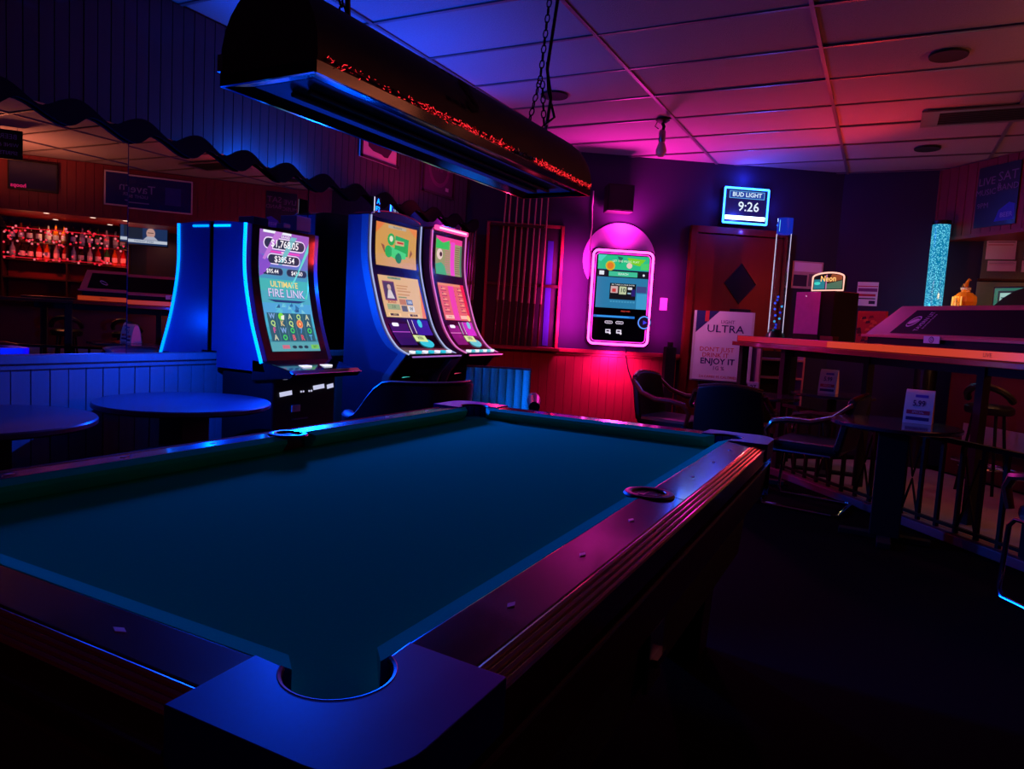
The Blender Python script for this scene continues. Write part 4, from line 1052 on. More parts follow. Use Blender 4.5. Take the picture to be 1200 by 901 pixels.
# ------------------------------------------------------------------ far wall: papers and teal bubble lamp
def paper_sheet(loc, rotz, w_, h_, label, lines, cat='notice', group=None, mat=None, head=None):
    t = thing('paper_notice', label, cat, loc, rotz, group)
    MB().box(0, w_, -0.004, 0, 0, h_, mat or M_paper).build('sheet', t)
    S = Paint(lambda u, v, h: (u, -0.0042-h, v))
    for (u0, u1, v0, v1, m) in lines: S.rect(u0*w_, u1*w_, v0*h_, v1*h_, m, 1, 1)
    if head: S.text(head, w_/2, h_*0.88, h_*0.1, M_ink, 2, 0.01)
    if S.mb.f: S.build('print', t)
    return t
paper_sheet(onC((-0.41, 7.64, 1.76), 0.004), TH_C, 0.34, 0.29, 'framed picture leaning on the far wall left of the arched neon sign', [(0.05, 0.95, 0.62, 0.95, M_paper), (0.05, 0.5, 0.08, 0.5, M_ink), (0.55, 0.95, 0.1, 0.55, pm('grey_print', (110, 100, 105), 0.7))], 'picture', mat=pm('paper_beige', (190, 165, 160), 0.7), head='')
paper_sheet((0.23, 7.897, 1.61), 0, 0.20, 0.25, 'small white notice with dark printed bands pinned right of the arched neon sign',
            [(0.02, 0.98, 0.80, 0.84, M_redink), (0.04, 0.96, 0.60, 0.74, pm('print_purple', (120, 50, 120), 0.7)), (0.04, 0.9, 0.40, 0.50, M_redink), (0.1, 0.9, 0.28, 0.33, M_ink), (0.6, 0.9, 0.08, 0.22, M_ink)])
def tube_lamp(label, loc, rad, z0, z1, style):
    t = thing('bubble_tube_lamp', label, 'lamp', loc)
    if style == 'teal':
        m = bpy.data.materials.new('bubbling_water'); m.use_nodes = True; nt = m.node_tree; b = nt.nodes['Principled BSDF']
        tc = nt.nodes.new('ShaderNodeTexCoord'); vo = nt.nodes.new('ShaderNodeTexVoronoi'); vo.inputs['Scale'].default_value = 75
        cr = nt.nodes.new('ShaderNodeValToRGB'); cr.color_ramp.elements[0].color = (*lin((120, 235, 250)), 1); cr.color_ramp.elements[1].color = (*lin((0, 120, 170)), 1)
        cr.color_ramp.elements[0].position = 0.18; cr.color_ramp.elements[1].position = 0.55
        nt.links.new(tc.outputs['Object'], vo.inputs['Vector']); nt.links.new(vo.outputs['Distance'], cr.inputs[0]); nt.links.new(cr.outputs[0], b.inputs['Emission Color'])
        b.inputs['Emission Strength'].default_value = 1.0; b.inputs['Base Color'].default_value = (0, 0.02, 0.03, 1); b.inputs['Roughness'].default_value = 0.15
        MB().cyl((0, 0, z0), rad, z1-z0, m, 28).build('water_column', t, smooth=True)
        MB().cyl((0, 0, z1), rad*1.08, 0.04, M_black, 28).build('cap', t, bevel=0.004)
        MB().cyl((0, 0, 0), rad*1.3, z0, M_black, 28).build('base', t, bevel=0.006)
        lamp('teal', (-0.16, -0.16, (z0*2+z1)/3), t, 'POINT', 0.08, 1.0)
    else:
        mb = MB(); seg = 24; vs = []
        for r in (rad, rad-0.008):
            for z in (z0, z1): vs += [(r*math.cos(2*math.pi*i/seg), r*math.sin(2*math.pi*i/seg), z) for i in range(seg)]
        fs = []
        for i in range(seg):
            j = (i+1) % seg
            fs += [(i, j, seg+j, seg+i), (2*seg+j, 2*seg+i, 3*seg+i, 3*seg+j), (seg+i, seg+j, 3*seg+j, 3*seg+i), (j, i, 2*seg+i, 2*seg+j)]
        mb.add(vs, fs, M_glass).build('clear_tube', t, smooth=True)
        MB().cyl((0, 0, z1-0.15), rad*0.98, 0.15, em((24, 48, 205), 0.7), 24).build('clock_lit_top', t, smooth=True)  # clock light falling on the top, painted in as blue glow
        MB().cyl((-rad*0.45, -rad*0.7, z1-0.13), 0.012, 0.11, em((120, 225, 255), 1.0), 8).build('top_light', t)
        rods = MB()
        random.seed(4)
        for k in range(12):
            z = z0+0.02+k*0.03; rods.ball((random.uniform(-.5, .5)*rad, random.uniform(-.5, .5)*rad, z), 0.012, em(random.choice([(40, 60, 220), (70, 180, 240), (60, 90, 255)]), 0.8), 8, 6)
        rods.build('glowing_bubbles', t, smooth=True)['kind'] = 'stuff'
        for s in (-1, 1): MB().cyl((s*rad*0.90, -rad*0.36, z0), 0.004, z1-z0-0.15, em((225, 210, 250), 1.0), 6).build('edge_glint', t)  # bright reflections on the tube edges, drawn as glowing rods
        MB().lathe([(rad*1.25, -0.083), (rad*1.2, -0.02), (rad*1.0, 0.0), (rad*1.0, 0.03)], (0, 0, z0), M_black, 24).build('base', t, smooth=True)
    return t
tube_lamp('glowing teal bubble column lamp in front of the dark far wall, under the soffit corner', (0.93, 7.62, 0), 0.078, 1.25, 2.41, 'teal')

# ------------------------------------------------------------------ railing, ledge and what stands behind it
def railing():
    t = thing('bar_railing', 'black iron railing with a wooden drink ledge, its orange light painted on', 'railing', RP, TH_R)
    L0, L1 = -1.95, 1.9
    MB().box(L0, 1.22, -0.045, 0.10, 1.125, 1.165, M_ledge).build('ledge_lip', t, bevel=0.005)
    MB().box(L0+0.03, 1.20, -0.012, 0.12, 1.165, 1.225, M_ledge).build('ledge_board', t, bevel=0.004)
    # light reflected on the ledge face, painted as a glowing strip
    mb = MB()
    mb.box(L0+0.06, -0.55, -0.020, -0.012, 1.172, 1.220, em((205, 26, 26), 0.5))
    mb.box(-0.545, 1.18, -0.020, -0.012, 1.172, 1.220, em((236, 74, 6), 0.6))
    mb.build('ledge_painted_glow', t)
    S = Paint(lambda u, v, h: (u, -0.021-h, v)); S.text('LIVE', 0.93, 1.196, 0.035, pm('ledge_print', (120, 30, 10), 0.6), 1, 0.01); S.build('ledge_lettering', t)
    MB().box(1.22, 2.2, -0.03, 0.10, 1.125, 1.16, M_darkwood).build('ledge_lip', t, bevel=0.005)
    # curb, rails, spindles
    MB().box(-1.25, 2.6, 0.0, 0.12, 0, 0.06, pm('curb_wood', (110, 70, 90), 0.5, stretch=(1, 10, 10), nscale=8)).build('curb', t, bevel=0.006)
    MB().box(-1.25, 2.6, 0.045, 0.075, 0.085, 0.105, M_iron).build('lower_bar', t)
    MB().box(-1.25, 2.6, 0.04, 0.08, 0.62, 0.65, M_iron).build('upper_bar', t)
    sp = MB().box(-0.012, 0.012, -0.012, 0.012, 0.06, 0.62, M_iron).build('spindle', t); me = sp.data
    x = -1.25; k = 0; sp.location = (x, 0.06, 0)
    while x < 2.5:
        x += 0.155; k += 1
        o = bpy.data.objects.new('spindle', me); COL.objects.link(o); o.parent = t; o.location = (x, 0.06, 0)
        if k % 3 == 1:
            MB().tube([(x+0.01, 0.06, 0.11), (x+0.075, 0.06, 0.32), (x+0.14, 0.06, 0.11)], 0.009, M_iron, 6).build('scroll', t)
            MB().tube([(x+0.02, 0.06, 0.56), (x+0.075, 0.06, 0.34), (x+0.13, 0.06, 0.56)], 0.009, M_iron, 6).build('scroll', t)
    for xx in (-1.9, -1.2, 1.28):
        MB().box(xx-0.035, xx+0.035, 0.03, 0.10, 0, 1.125, M_matte).build('post', t, bevel=0.004)
    lamp('bar_front', (-0.6, -0.22, 1.26), t, mul=0.05)
    lamp('bar_front', (0.4, -0.22, 1.26), t, mul=0.05)
    return t
railing()
def counter():
    t = thing('back_counter', 'dark narrow counter directly behind the orange ledge', 'counter', RP+nR*0.14, TH_R)
    MB().box(-2.0, 1.75, 0.0, 0.50, 1.14, 1.185, M_darkwood).build('counter_top', t, bevel=0.005)
    for x in (-1.78, -0.72, 0.4, 1.6): MB().box(x-0.03, x+0.03, 0.36, 0.42, 0, 1.14, M_matte).build('leg', t)
    MB().box(-1.95, 1.7, 0.38, 0.40, 1.05, 1.14, M_matte).build('rail', t)
counter()
CT = 1.186
def display_case():
    p = bar(0.55, 0.24, CT); t = thing('display_case', 'long slope-fronted display case with dark inset panel on the counter behind the ledge', 'display case', p, TH_R)
    # sloping front: bottom edge wide, top edge inset on both ends
    b0, b1, t0, t1 = -1.02, 0.66, -0.82, 0.60; zb, zt = 0.095, 0.335; yb, yt = 0.0, 0.16
    MB().box(b0+0.03, b1-0.03, 0.02, 0.34, 0.0, zb, M_matte).build('base', t)
    vs = [(b0, yb, zb), (b1, yb, zb), (b1, 0.36, zb), (b0, 0.36, zb), (t0, yt, zt), (t1, yt, zt), (t1, 0.32, zt), (t0, 0.32, zt)]
    MB().add(vs, [(3, 2, 1, 0), (4, 5, 6, 7), (0, 1, 5, 4), (1, 2, 6, 5), (2, 3, 7, 6), (3, 0, 4, 7)], M_pinkpanel).build('body', t, bevel=0.004)
    MB().box(b0-0.01, b1+0.01, -0.012, 0.0, zb-0.007, zb+0.014, M_pinkpanel).build('front_lip', t, bevel=0.003)
    n = Vector((0, -(zt-zb), (yt-yb))).normalized()
    def P(u, v, h): 
        k = v
        return (u, yb+(yt-yb)*k+n.y*(h+0.002), zb+(zt-zb)*k+n.z*(h+0.002))
    def uu(s, v): return (b0+(t0-b0)*v)+((b1+(t1-b1)*v)-(b0+(t0-b0)*v))*s
    S = Paint(P)
    S.poly([(uu(0.145, .12), .12), (uu(0.955, .12), .12), (uu(0.955, .86), .86), (uu(0.145, .86), .86)], pm('panel_smoked', (10, 6, 12), 0.6, spec=0.15), 1)
    S.build('glass_panel', t)
    S = Paint(P); w1 = pm('emblem_print', (215, 205, 225), 0.5)
    def ring(cu, cv, ru, rv, m, L):
        S.poly([(cu+ru*math.cos(2*math.pi*i/18)+0.03*math.sin(2*math.pi*i/18), cv+rv*math.sin(2*math.pi*i/18)) for i in range(18)], m, L)
    c0 = uu(0.21, .5); ring(c0, 0.5, 0.045, 0.17, w1, 3); ring(c0, 0.5, 0.036, 0.135, pm('panel_smoked', (10, 6, 12), 0.6, spec=0.15), 4); ring(c0, 0.5, 0.030, 0.09, w1, 5)
    c1 = uu(0.86, .38); ring(c1, 0.40, 0.030, 0.11, w1, 3); ring(c1, 0.40, 0.022, 0.075, pm('panel_smoked', (10, 6, 12), 0.6, spec=0.15), 4)
    # slanted lettering beside the emblem
    def txt(s, s0, su, vv, m):
        vs_, fs_ = text_mesh(s, 1.0, 0.0); 
        S.mb.add([P(uu(s0, 0.5)+0.10*(p[0]*vv)+0.0-su*p[1], 0.5+p[0]*vv, 5*S.step) for p in vs_], fs_, m)
    txt('TAVERN LIT', 0.275, 0.055, 0.11, w1); txt('ENTERTAIN', 0.305, 0.022, 0.085, w1)
    S.build('emblem', t)
    lb = MB().box(-0.38, -0.24, -0.020, -0.013, zb-0.032, zb+0.018, M_paper).build('price_tag', t); lb['label'] = 'white paper tag with a round mark'
    S = Paint(lambda u, v, h: (u, -0.0205-h, v)); S.disc(-0.31, zb-0.007, 0.022, M_ink, 1); S.disc(-0.31, zb-0.007, 0.016, M_paper, 2); S.text('G', -0.31, zb-0.007, 0.026, M_ink, 3, 0.02); S.build('tag_print', lb)
    for x, z in ((-0.30, 0.78), (0.33, 0.80), (0.55, 0.80)): pass
display_case()
def monitor_box():
    p = bar(-1.24, 0.30, CT); t = thing('cabinet_box', 'tall black box with a flat pink-lit front on the counter, under the arched sign', 'box', p, TH_R+R(12))
    MB().box(-0.18, 0.24, 0.0, 0.30, 0.0, 0.47, M_matte).build('case', t, bevel=0.005)
    MB().box(-0.178, 0.10, -0.008, 0.0, 0.085, 0.462, pm('satin_panel', (240, 120, 220), 0.4)).build('front_panel', t, bevel=0.003)
    MB().box(-0.178, 0.10, -0.010, 0.0, 0.04, 0.08, M_black).build('front_base', t)
    MB().tube([(0.103, -0.008, 0.02), (0.103, -0.008, 0.465)], 0.003, M_chrome, 5).build('edge_strip', t)
    MB().cyl((-0.06, -0.011, 0.425), 0.005, 0.004, em((255, 220, 240), 0.8), 8, axis='y').build('indicator', t)
    return p
pbx = monitor_box()
def arched_sign():
    p = bar(-1.12, 0.36, CT+0.472); t = thing('neon_sign', 'small arched neon sign glowing on top of the black box', 'neon sign', p+Vector((0, 0, 0.004)), TH_R+R(14)); t.scale = (1.15, 1.0, 1.15)
    def arch(w_, h0, h1): return [(-w_, 0.0), (w_, 0.0), (w_, h0)]+[(w_*math.cos(R(a)), h0+(h1-h0)*math.sin(R(a))) for a in range(15, 166, 15)]+[(-w_, h0)]
    MB().prism(arch(0.145, 0.10, 0.135), 0.0, 0.03, pm('sign_back', (30, 60, 60), 0.2, coat=0.4), 'xz').build('panel', t, bevel=0.003)
    MB().tube([(x, -0.006, z) for x, z in arch(0.142, 0.10, 0.135)], 0.0065, em((255, 190, 170), 1.3), 6, closed=True).build('neon_border', t, smooth=True)
    S = Paint(lambda u, v, h: (u, -0.001-h, v))
    S.rect(-0.13, -0.03, 0.012, 0.085, G(20, 125, 140), 1); S.disc(-0.10, 0.055, 0.03, G(60, 215, 200), 2, 12, 0.012); S.poly([(-0.02, 0.012), (0.125, 0.012), (0.125, 0.075), (-0.02, 0.05)], G(60, 110, 90), 1)
    S.rect(-0.022, -0.012, 0.01, 0.12, G(190, 120, 160), 2); S.poly([(0.0, 0.06), (0.125, 0.08), (0.12, 0.11), (0.03, 0.125)], G(120, 70, 40), 1)
    S.text('Neon', 0.0, 0.088, 0.062, em((255, 190, 110), 1.3), 5, 0.012)
    S.build('sign_face', t)
    lamp('arch', (0.10, -0.05, 0.20), t, 'SPOT', rot=(R(-155), 0, 0), spread=R(110), mul=1.6)
    lamp('arch', (0.10, -0.10, 0.14), t, mul=0.08)
    lamp('arch', (0.08, 0.30, 0.16), t, mul=0.35)
arched_sign()
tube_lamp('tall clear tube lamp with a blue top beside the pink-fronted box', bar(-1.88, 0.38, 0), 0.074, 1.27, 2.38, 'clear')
def small_boxes():
    p = bar(-0.86, 0.20, CT); t = thing('carton', 'small brown carton on the counter at the foot of the black box', 'carton', p, TH_R+R(5))
    MB().box(-0.075, 0.075, 0, 0.06, 0, 0.075, pm('cardboard', (120, 70, 50), 0.8)).build('carton_body', t, bevel=0.002)
    MB().box(-0.075, 0.075, -0.001, 0, 0.035, 0.042, M_ink).build('tape', t)
    p = bar(-0.66, 0.46, CT); t = thing('picture_frame', 'red and orange patterned picture propped left of the display case', 'picture', p, TH_R)
    MB().box(-0.17, 0.16, 0, 0.02, 0, 0.30, pm('picture_red', (190, 60, 40), 0.6)).build('board', t, bevel=0.003)
    S = Paint(lambda u, v, h: (u, -0.001-h, v)); random.seed(9)
    for k in range(22):
        u, v = random.uniform(-0.14, 0.13), random.uniform(0.03, 0.27)
        S.poly([(u-0.03, v-0.012), (u+0.03, v-0.006), (u+0.02, v+0.014), (u-0.02, v+0.01)], pm('pic_%d' % (k % 3), [(120, 20, 20), (225, 120, 50), (70, 20, 24)][k % 3], 0.6), 1+k % 3)
    S.build('pattern', t)
small_boxes()

def easel_poster():
    p = Vector((-0.96, 7.03, 0)); t = thing('poster_stand', 'pink-lit advertising poster board on a stand in front of the red door', 'poster', p, TH_C-R(22))
    w_, z0, z1 = 0.29, 0.74, 1.46
    MB().box(-w_, w_, -0.012, 0.0, z0, z1, M_paper).build('board', t, bevel=0.002)
    MB().box(-w_-0.012, w_+0.012, -0.016, 0.004, z0-0.014, z0, M_steel).build('frame_bottom', t)
    for s in (-1, 1): MB().box(s*w_-0.012, s*w_+0.012, -0.016, 0.004, z0-0.014, z1, M_cream).build('frame_side', t)
    for s in (-1, 1): MB().tube([(s*0.2, 0.0, z0), (s*0.24, -0.04, 0.0)], 0.012, M_matte, 6).build('leg', t)
    MB().tube([(0, 0.0, z1-0.1), (0, 0.10, 0.0)], 0.012, M_matte, 6).build('leg', t)
    S = Paint(lambda u, v, h: (u, -0.0125-h, v)); navy = pm('poster_navy', (28, 30, 90), 0.6); red = pm('poster_red', (200, 40, 50), 0.6); gr = pm('poster_grey', (120, 95, 130), 0.6)
    S.poly([(-w_+0.013, z1), (-0.05, z1), (-w_+0.013, z1-0.23)], navy, 1); S.rect(-0.19, -0.15, z1-0.11, z1, red, 2)
    S.text('LIGHT', 0.04, 1.35, 0.05, gr, 2, 0.005); S.text('ULTRA', 0.02, 1.275, 0.11, navy, 2, 0.004, sx=1.1)
    S.text("DON'T JUST", -0.05, 1.06, 0.064, red, 2, 0.004); S.text('DRINK IT', -0.06, 1.00, 0.064, red, 2, 0.004)
    S.text('ENJOY IT', -0.035, 0.935, 0.085, navy, 2, 0.02); S.text('1G %', -0.02, 0.865, 0.055, gr, 2, 0.01)
    S.text('2.6 CARBS 95 CALORIES', -0.02, 0.775, 0.036, red, 2, 0.004); S.rect(-0.2, -0.12, 0.728, 0.74, navy, 2, 1)
    S.build('poster_print', t)
easel_poster()
def shelving():
    p = Vector((-0.42, 7.24, 0)); t = thing('open_shelf', 'pink-lit open shelf unit behind the railing, right of the poster', 'shelf', p, TH_C)
    ms = pm('shelf_paint', (170, 110, 130), 0.45)
    for z in (0.30, 0.60, 0.80, 0.985): MB().box(-0.22, 0.22, -0.1, 0.12, z, z+0.022, ms).build('shelf_board', t, bevel=0.002)
    for s in (-1, 1): MB().box(s*0.23-0.01, s*0.23+0.01, -0.1, 0.12, 0, 1.10, ms).build('side_panel', t, bevel=0.002)
    MB().box(-0.22, 0.22, 0.11, 0.12, 0.05, 1.08, M_matte).build('back_panel', t)
shelving()

# ------------------------------------------------------------------ chairs and tables on the right
def arm_chair(label, loc, rotz, group='wooden-armed chairs by the railing', src=[None]):
    """cantilever chair: chrome sled frame, padded seat and back, curved wooden arms. front is local -y"""
    if src[0] is not None:
        o = copy_tree(src[0]); o.location = loc; o.rotation_euler = (0, 0, rotz); o['label'] = label; return o
    t = thing('armchair', label, 'chair', loc, rotz, group); src[0] = t
    # seat cushion, rounded
    mb = MB(); mb.box(-0.25, 0.25, -0.25, 0.22, 0.42, 0.50, M_vinyl); mb.build('seat', t, bevel=0.03)
    bk = MB(); vs = []; n = 9
    for j in range(7):
        z = 0.46+0.40*j/6
        for k in range(n):
            u = -1+2*k/(n-1); x = u*0.255*(1-0.10*(j/6)**2); y = 0.215+0.07*j/6-0.05*u*u
            vs.append((x, y, z-0.03*u*u*(j/6)))
    N = len(vs); vs += [(v[0]*1.0, v[1]+0.055, v[2]) for v in vs]
    fs = []
    for j in range(6):
        for k in range(n-1):
            a = j*n+k; fs += [(a, a+1, a+n+1, a+n), (N+a+1, N+a, N+a+n, N+a+n+1)]
    for k in range(n-1): fs += [(k+1, k, N+k, N+k+1), (6*n+k, 6*n+k+1, N+6*n+k+1, N+6*n+k)]
    for j in range(6): fs += [(j*n, j*n+n, N+j*n+n, N+j*n), (j*n+n-1+n, j*n+n-1, N+j*n+n-1, N+j*n+2*n-1)]
    bk.add(vs, fs, M_vinyl).build('backrest', t, smooth=True, bevel=0.012)
    rim = [vs[N+6*n+k] for k in range(n)]
    MB().tube([(v[0], v[1]-0.028, v[2]+0.004) for v in rim], 0.012, M_armwood, 6).build('top_rim', t, smooth=True)
    for s in (-1, 1):
        arm = [(s*0.245, 0.27, 0.80), (s*0.285, 0.16, 0.70), (s*0.30, 0.02, 0.655), (s*0.30, -0.12, 0.655), (s*0.30, -0.23, 0.635), (s*0.29, -0.275, 0.57), (s*0.28, -0.25, 0.47)]
        MB().tube(arm, [0.022, 0.026, 0.030, 0.032, 0.031, 0.026, 0.022], M_armwood, 8, flat=(1.0, 0.75)).build('arm', t, smooth=True)
    fr = MB()
    for s in (-1, 1):
        fr.tube([(s*0.25, 0.16, 0.42), (s*0.25, -0.24, 0.42), (s*0.25, -0.275, 0.38), (s*0.25, -0.29, 0.06), (s*0.25, -0.27, 0.02), (s*0.25, 0.20, 0.016)], 0.0125, M_chrome, 8)
    fr.tube([(-0.25, 0.20, 0.016), (-0.23, 0.235, 0.016), (0.23, 0.235, 0.016), (0.25, 0.20, 0.016)], 0.0125, M_chrome, 8)
    fr.tube([(-0.25, -0.24, 0.42), (0.25, -0.24, 0.42)], 0.011, M_chrome, 8)
    fr.build('chrome_frame', t, smooth=True)
    return t
def pedestal_table(label, loc, r, zt, col, group, mat=None, legmat=None, colw=0.08, square=True, name='round_table'):
    t = thing(name, label, 'table', loc, 0, group)
    MB().lathe([(r-0.012, zt-0.03), (r, zt-0.022), (r, zt-0.006), (r-0.006, zt)], (0, 0, 0), mat or M_tabletop, 48).build('tabletop', t, smooth=True)
    c = MB()
    if square: c.box(-colw, colw, -colw, colw, 0.03, zt-0.03, legmat or M_matte)
    else: c.cyl((0, 0, 0.03), colw, zt-0.06, legmat or M_matte, 20)
    c.build('pedestal', t, bevel=0.006)
    b = MB(); b.box(-0.26, 0.26, -0.04, 0.04, 0, 0.035, M_matte).box(-0.04, 0.04, -0.26, 0.26, 0, 0.036, M_matte); b.build('base_plate', t, bevel=0.005)
    return t
pedestal_table('small round table with purple sheen below the left end of the ledge', (-0.36, 5.70, 0), 0.32, 0.74, None, 'tables by the railing', square=False, colw=0.04)
T2 = Vector((0.64, 4.44, 0))
pedestal_table('dark round table on a thick square post, carrying the nearer tent card', T2, 0.37, 0.74, None, 'tables by the railing', colw=0.085)
T3 = Vector((0.16, 6.55, 0))
pedestal_table('dark round table behind the railing, carrying the farther tent card', T3, 0.36, 0.74, None, 'tables by the railing', square=False, colw=0.04)
def tent_card(label, loc, rotz, h, w_):
    t = thing('tent_card', label, 'tent card', loc, rotz, 'folded price cards on tables')
    d = 0.075
    # a bent sheet: front face leaning back, rounded top, back face
    prof = [(-d, 0), (-d*0.80, h*0.5), (-d*0.45, h*0.88), (-d*0.2, h*0.985), (0, h), (d*0.2, h*0.985), (d*0.45, h*0.88), (d*0.80, h*0.5), (d, 0)]
    inner = [(p[0]*0.97, p[1]-0.002) for p in prof]
    mb = MB(); n = len(prof); vs = []
    for x in (-w_/2, w_/2): vs += [(x, p[0], p[1]) for p in prof]
    mb.add(vs, [(i, n+i, n+i+1, i+1) for i in range(n-1)], M_paper)
    mb.build('card', t, smooth=True)
    MB().prism([(p[0]*0.93, p[1]*0.95) for p in prof], -w_/2+0.003, w_/2-0.003, pm('card_pink', (220, 170, 180), 0.7), 'yz').build('inner_card', t)
    def P(u, v, hh):
        k = v/h
        return (u, interp([(0, -d), (0.5*h, -d*0.80), (0.88*h, -d*0.45), (h, 0)], v)-0.0015-hh, v)
    S = Paint(P); pu = pm('card_purple', (60, 25, 110), 0.6)
    S.text('5.99', 0, h*0.60, h*0.24, pu, 2, 0.02, sx=0.8); S.rect(-w_*0.4, w_*0.4, h*0.28, h*0.40, pm('card_red', (200, 50, 90), 0.6), 1); S.text('SPECIAL', 0, h*0.34, h*0.09, M_paper, 2, 0.01)
    S.rect(-w_*0.4, w_*0.4, h*0.10, h*0.20, pu, 1); S.rect(-w_*0.15, w_*0.3, h*0.78, h*0.86, pm('card_violet', (110, 70, 190), 0.6), 1)
    S.build('card_print', t)
tent_card('white price tent card on the dark table in front of the railing, right', (0.77, 4.60, 0.741), R(-8), 0.21, 0.16)
tent_card('white price tent card on the table behind the railing, left of the other', (0.12, 6.55, 0.741), R(-8), 0.22, 0.15)
def small_card(label, loc, rotz, s, w_=0.1, h=0.11):
    t = thing('table_card', label, 'card', loc, rotz); MB().box(-w_/2, w_/2, -0.012, 0.012, 0, h, M_paper).build('card', t)
    S = Paint(lambda u, v, hh: (u, -0.0125-hh, v)); S.text(s, 0, h*0.5, h*0.55, M_ink, 1, 0.02); S.build('number', t)
small_card('small white number card on the small round table', (-0.44, 5.85, 0.741), R(10), '27', 0.09, 0.09)

arm_chair('black chair with curved wooden arms, side-on, with chrome floor loop, left of the square-post table', (0.15, 5.05, 0), R(-98))
arm_chair('dark chair with reddish wooden arms left of the small round table, side-on', (-1.04, 5.52, 0), R(80))
arm_chair('dark chair with pale-rimmed back directly in front of the small round table', (-0.46, 5.08, 0), R(183))
arm_chair('dark chair at the right edge with bright chrome floor bar', (1.52, 3.50, 0), R(215))

# bar stools beyond the railing
def bar_stools():
    src = None
    nm = ['nearest the right edge', 'second from the right edge', 'third from the right edge', 'fourth from the right edge']
    for k, t_ in enumerate((1.55, 0.85, 0.15, -0.55)):
        if src is None:
            src = o = thing('bar_stool', '', 'stool', (0, 0, 0), 0, 'stools at the bar')
            MB().lathe([(0.17, 0.68), (0.185, 0.70), (0.185, 0.74), (0.15, 0.76)], (0, 0, 0), M_vinyl, 24).build('seat', o, smooth=True)
            for a in range(4):
                c, s = math.cos(R(45+90*a)), math.sin(R(45+90*a))
                MB().tube([(0.12*c, 0.12*s, 0.69), (0.20*c, 0.20*s, 0.0)], 0.013, M_iron, 6).build('leg', o)
            MB().tube([(0.178*math.cos(2*math.pi*i/20), 0.178*math.sin(2*math.pi*i/20), 0.22) for i in range(20)], 0.009, M_chrome, 6, closed=True).build('foot_ring', o, smooth=True)
            MB().tube([(0.17*math.cos(R(a)), 0.17*math.sin(R(a)), 0.80+0.12*math.sin(R(a))) for a in range(0, 181, 20)], 0.03, M_vinyl, 8).build('backrest', o, smooth=True)
        else: o = copy_tree(src)
        p = bar(t_, 1.62, 0); o.location = p; o.rotation_euler = (0, 0, TH_R+R(180+8*k)); o['label'] = 'dark bar stool in front of the bar beyond the railing, '+nm[k]
bar_stools()

# ------------------------------------------------------------------ the bar itself
def bar_counter():
    t = thing('bar_counter', 'long wooden bar counter under the soffit', 'bar counter', RP, TH_R)
    MB().box(-1.45, 4.3, 1.98, 2.50, 1.06, 1.10, M_cherry).build('bar_top', t, bevel=0.008)
    MB().box(-1.42, 4.3, 2.05, 2.4, 0.0, 1.06, pm('bar_front_wood', (86, 30, 26), 0.5, nscale=6, stretch=(6, 6, 1))).build('bar_front', t)
    MB().tube([(-1.15, 1.90, 0.18), (4.3, 1.90, 0.18)], 0.02, M_chrome, 8).build('foot_rail', t)
    MB().box(-1.15, 4.3, 1.985, 2.0, 0.30, 0.52, pm('kick_plate', (200, 190, 200), 0.35, 0.6)).build('kick_plate', t)
    lamp('bar_down', (0.2, 1.7, 1.0), t, 'POINT', 0.05, 0.35)
    lamp('bar_red', (-0.1, 1.75, 1.5), t, 'POINT', 0.15, 0.22)
    return t
bar_counter()
def back_bar():
    t = thing('back_bar', 'back bar cabinet with bottle shelves lit red', 'back bar', RP, TH_R)
    MB().box(0.5, 3.0, 2.95, 3.36, 0, 1.05, M_darkwood).build('cabinet', t)
    for z in (1.40, 1.66, 1.92): MB().box(1.0, 2.6, 3.10, 3.37, z, z+0.02, M_darkwood).build('bottle_shelf', t)
    for x in (1.0, 1.8, 2.6): MB().box(x-0.01, x+0.01, 3.10, 3.37, 1.05, 2.20, M_darkwood).build('upright', t)
    MB().box(1.02, 2.58, 3.365, 3.375, 1.08, 2.18, pm('bar_back', (120, 30, 30), 0.4)).build('back_panel', t)
    mb = MB(); random.seed(21)
    for z in (1.70, 2.12):
        mb.tube([(1.02, 3.085, z), (2.58, 3.085, z)], 0.006, em((235, 20, 40), 1.2), 5)
    for k in range(120): mb.ball((random.uniform(1.02, 2.58), 3.08, random.choice((1.72, 2.08, 2.11, 1.95))+random.uniform(-.05, .05)), 0.016, em(random.choice([(255, 60, 80), (255, 120, 130), (255, 30, 50)]), 1.3), 6, 4)
    o = mb.build('light_string', t); o['kind'] = 'stuff'
    lamp('bar_red', (1.1, 2.95, 1.75), t, 'POINT', 0.10, 0.6)
    lamp('bar_red', (2.1, 2.95, 1.75), t, 'POINT', 0.10, 0.6)
    lamp('bar_down', (1.0, 2.6, 1.95), t, mul=0.3)
    lamp('bar_down', (2.2, 2.6, 1.95), t, mul=0.3)
back_bar()
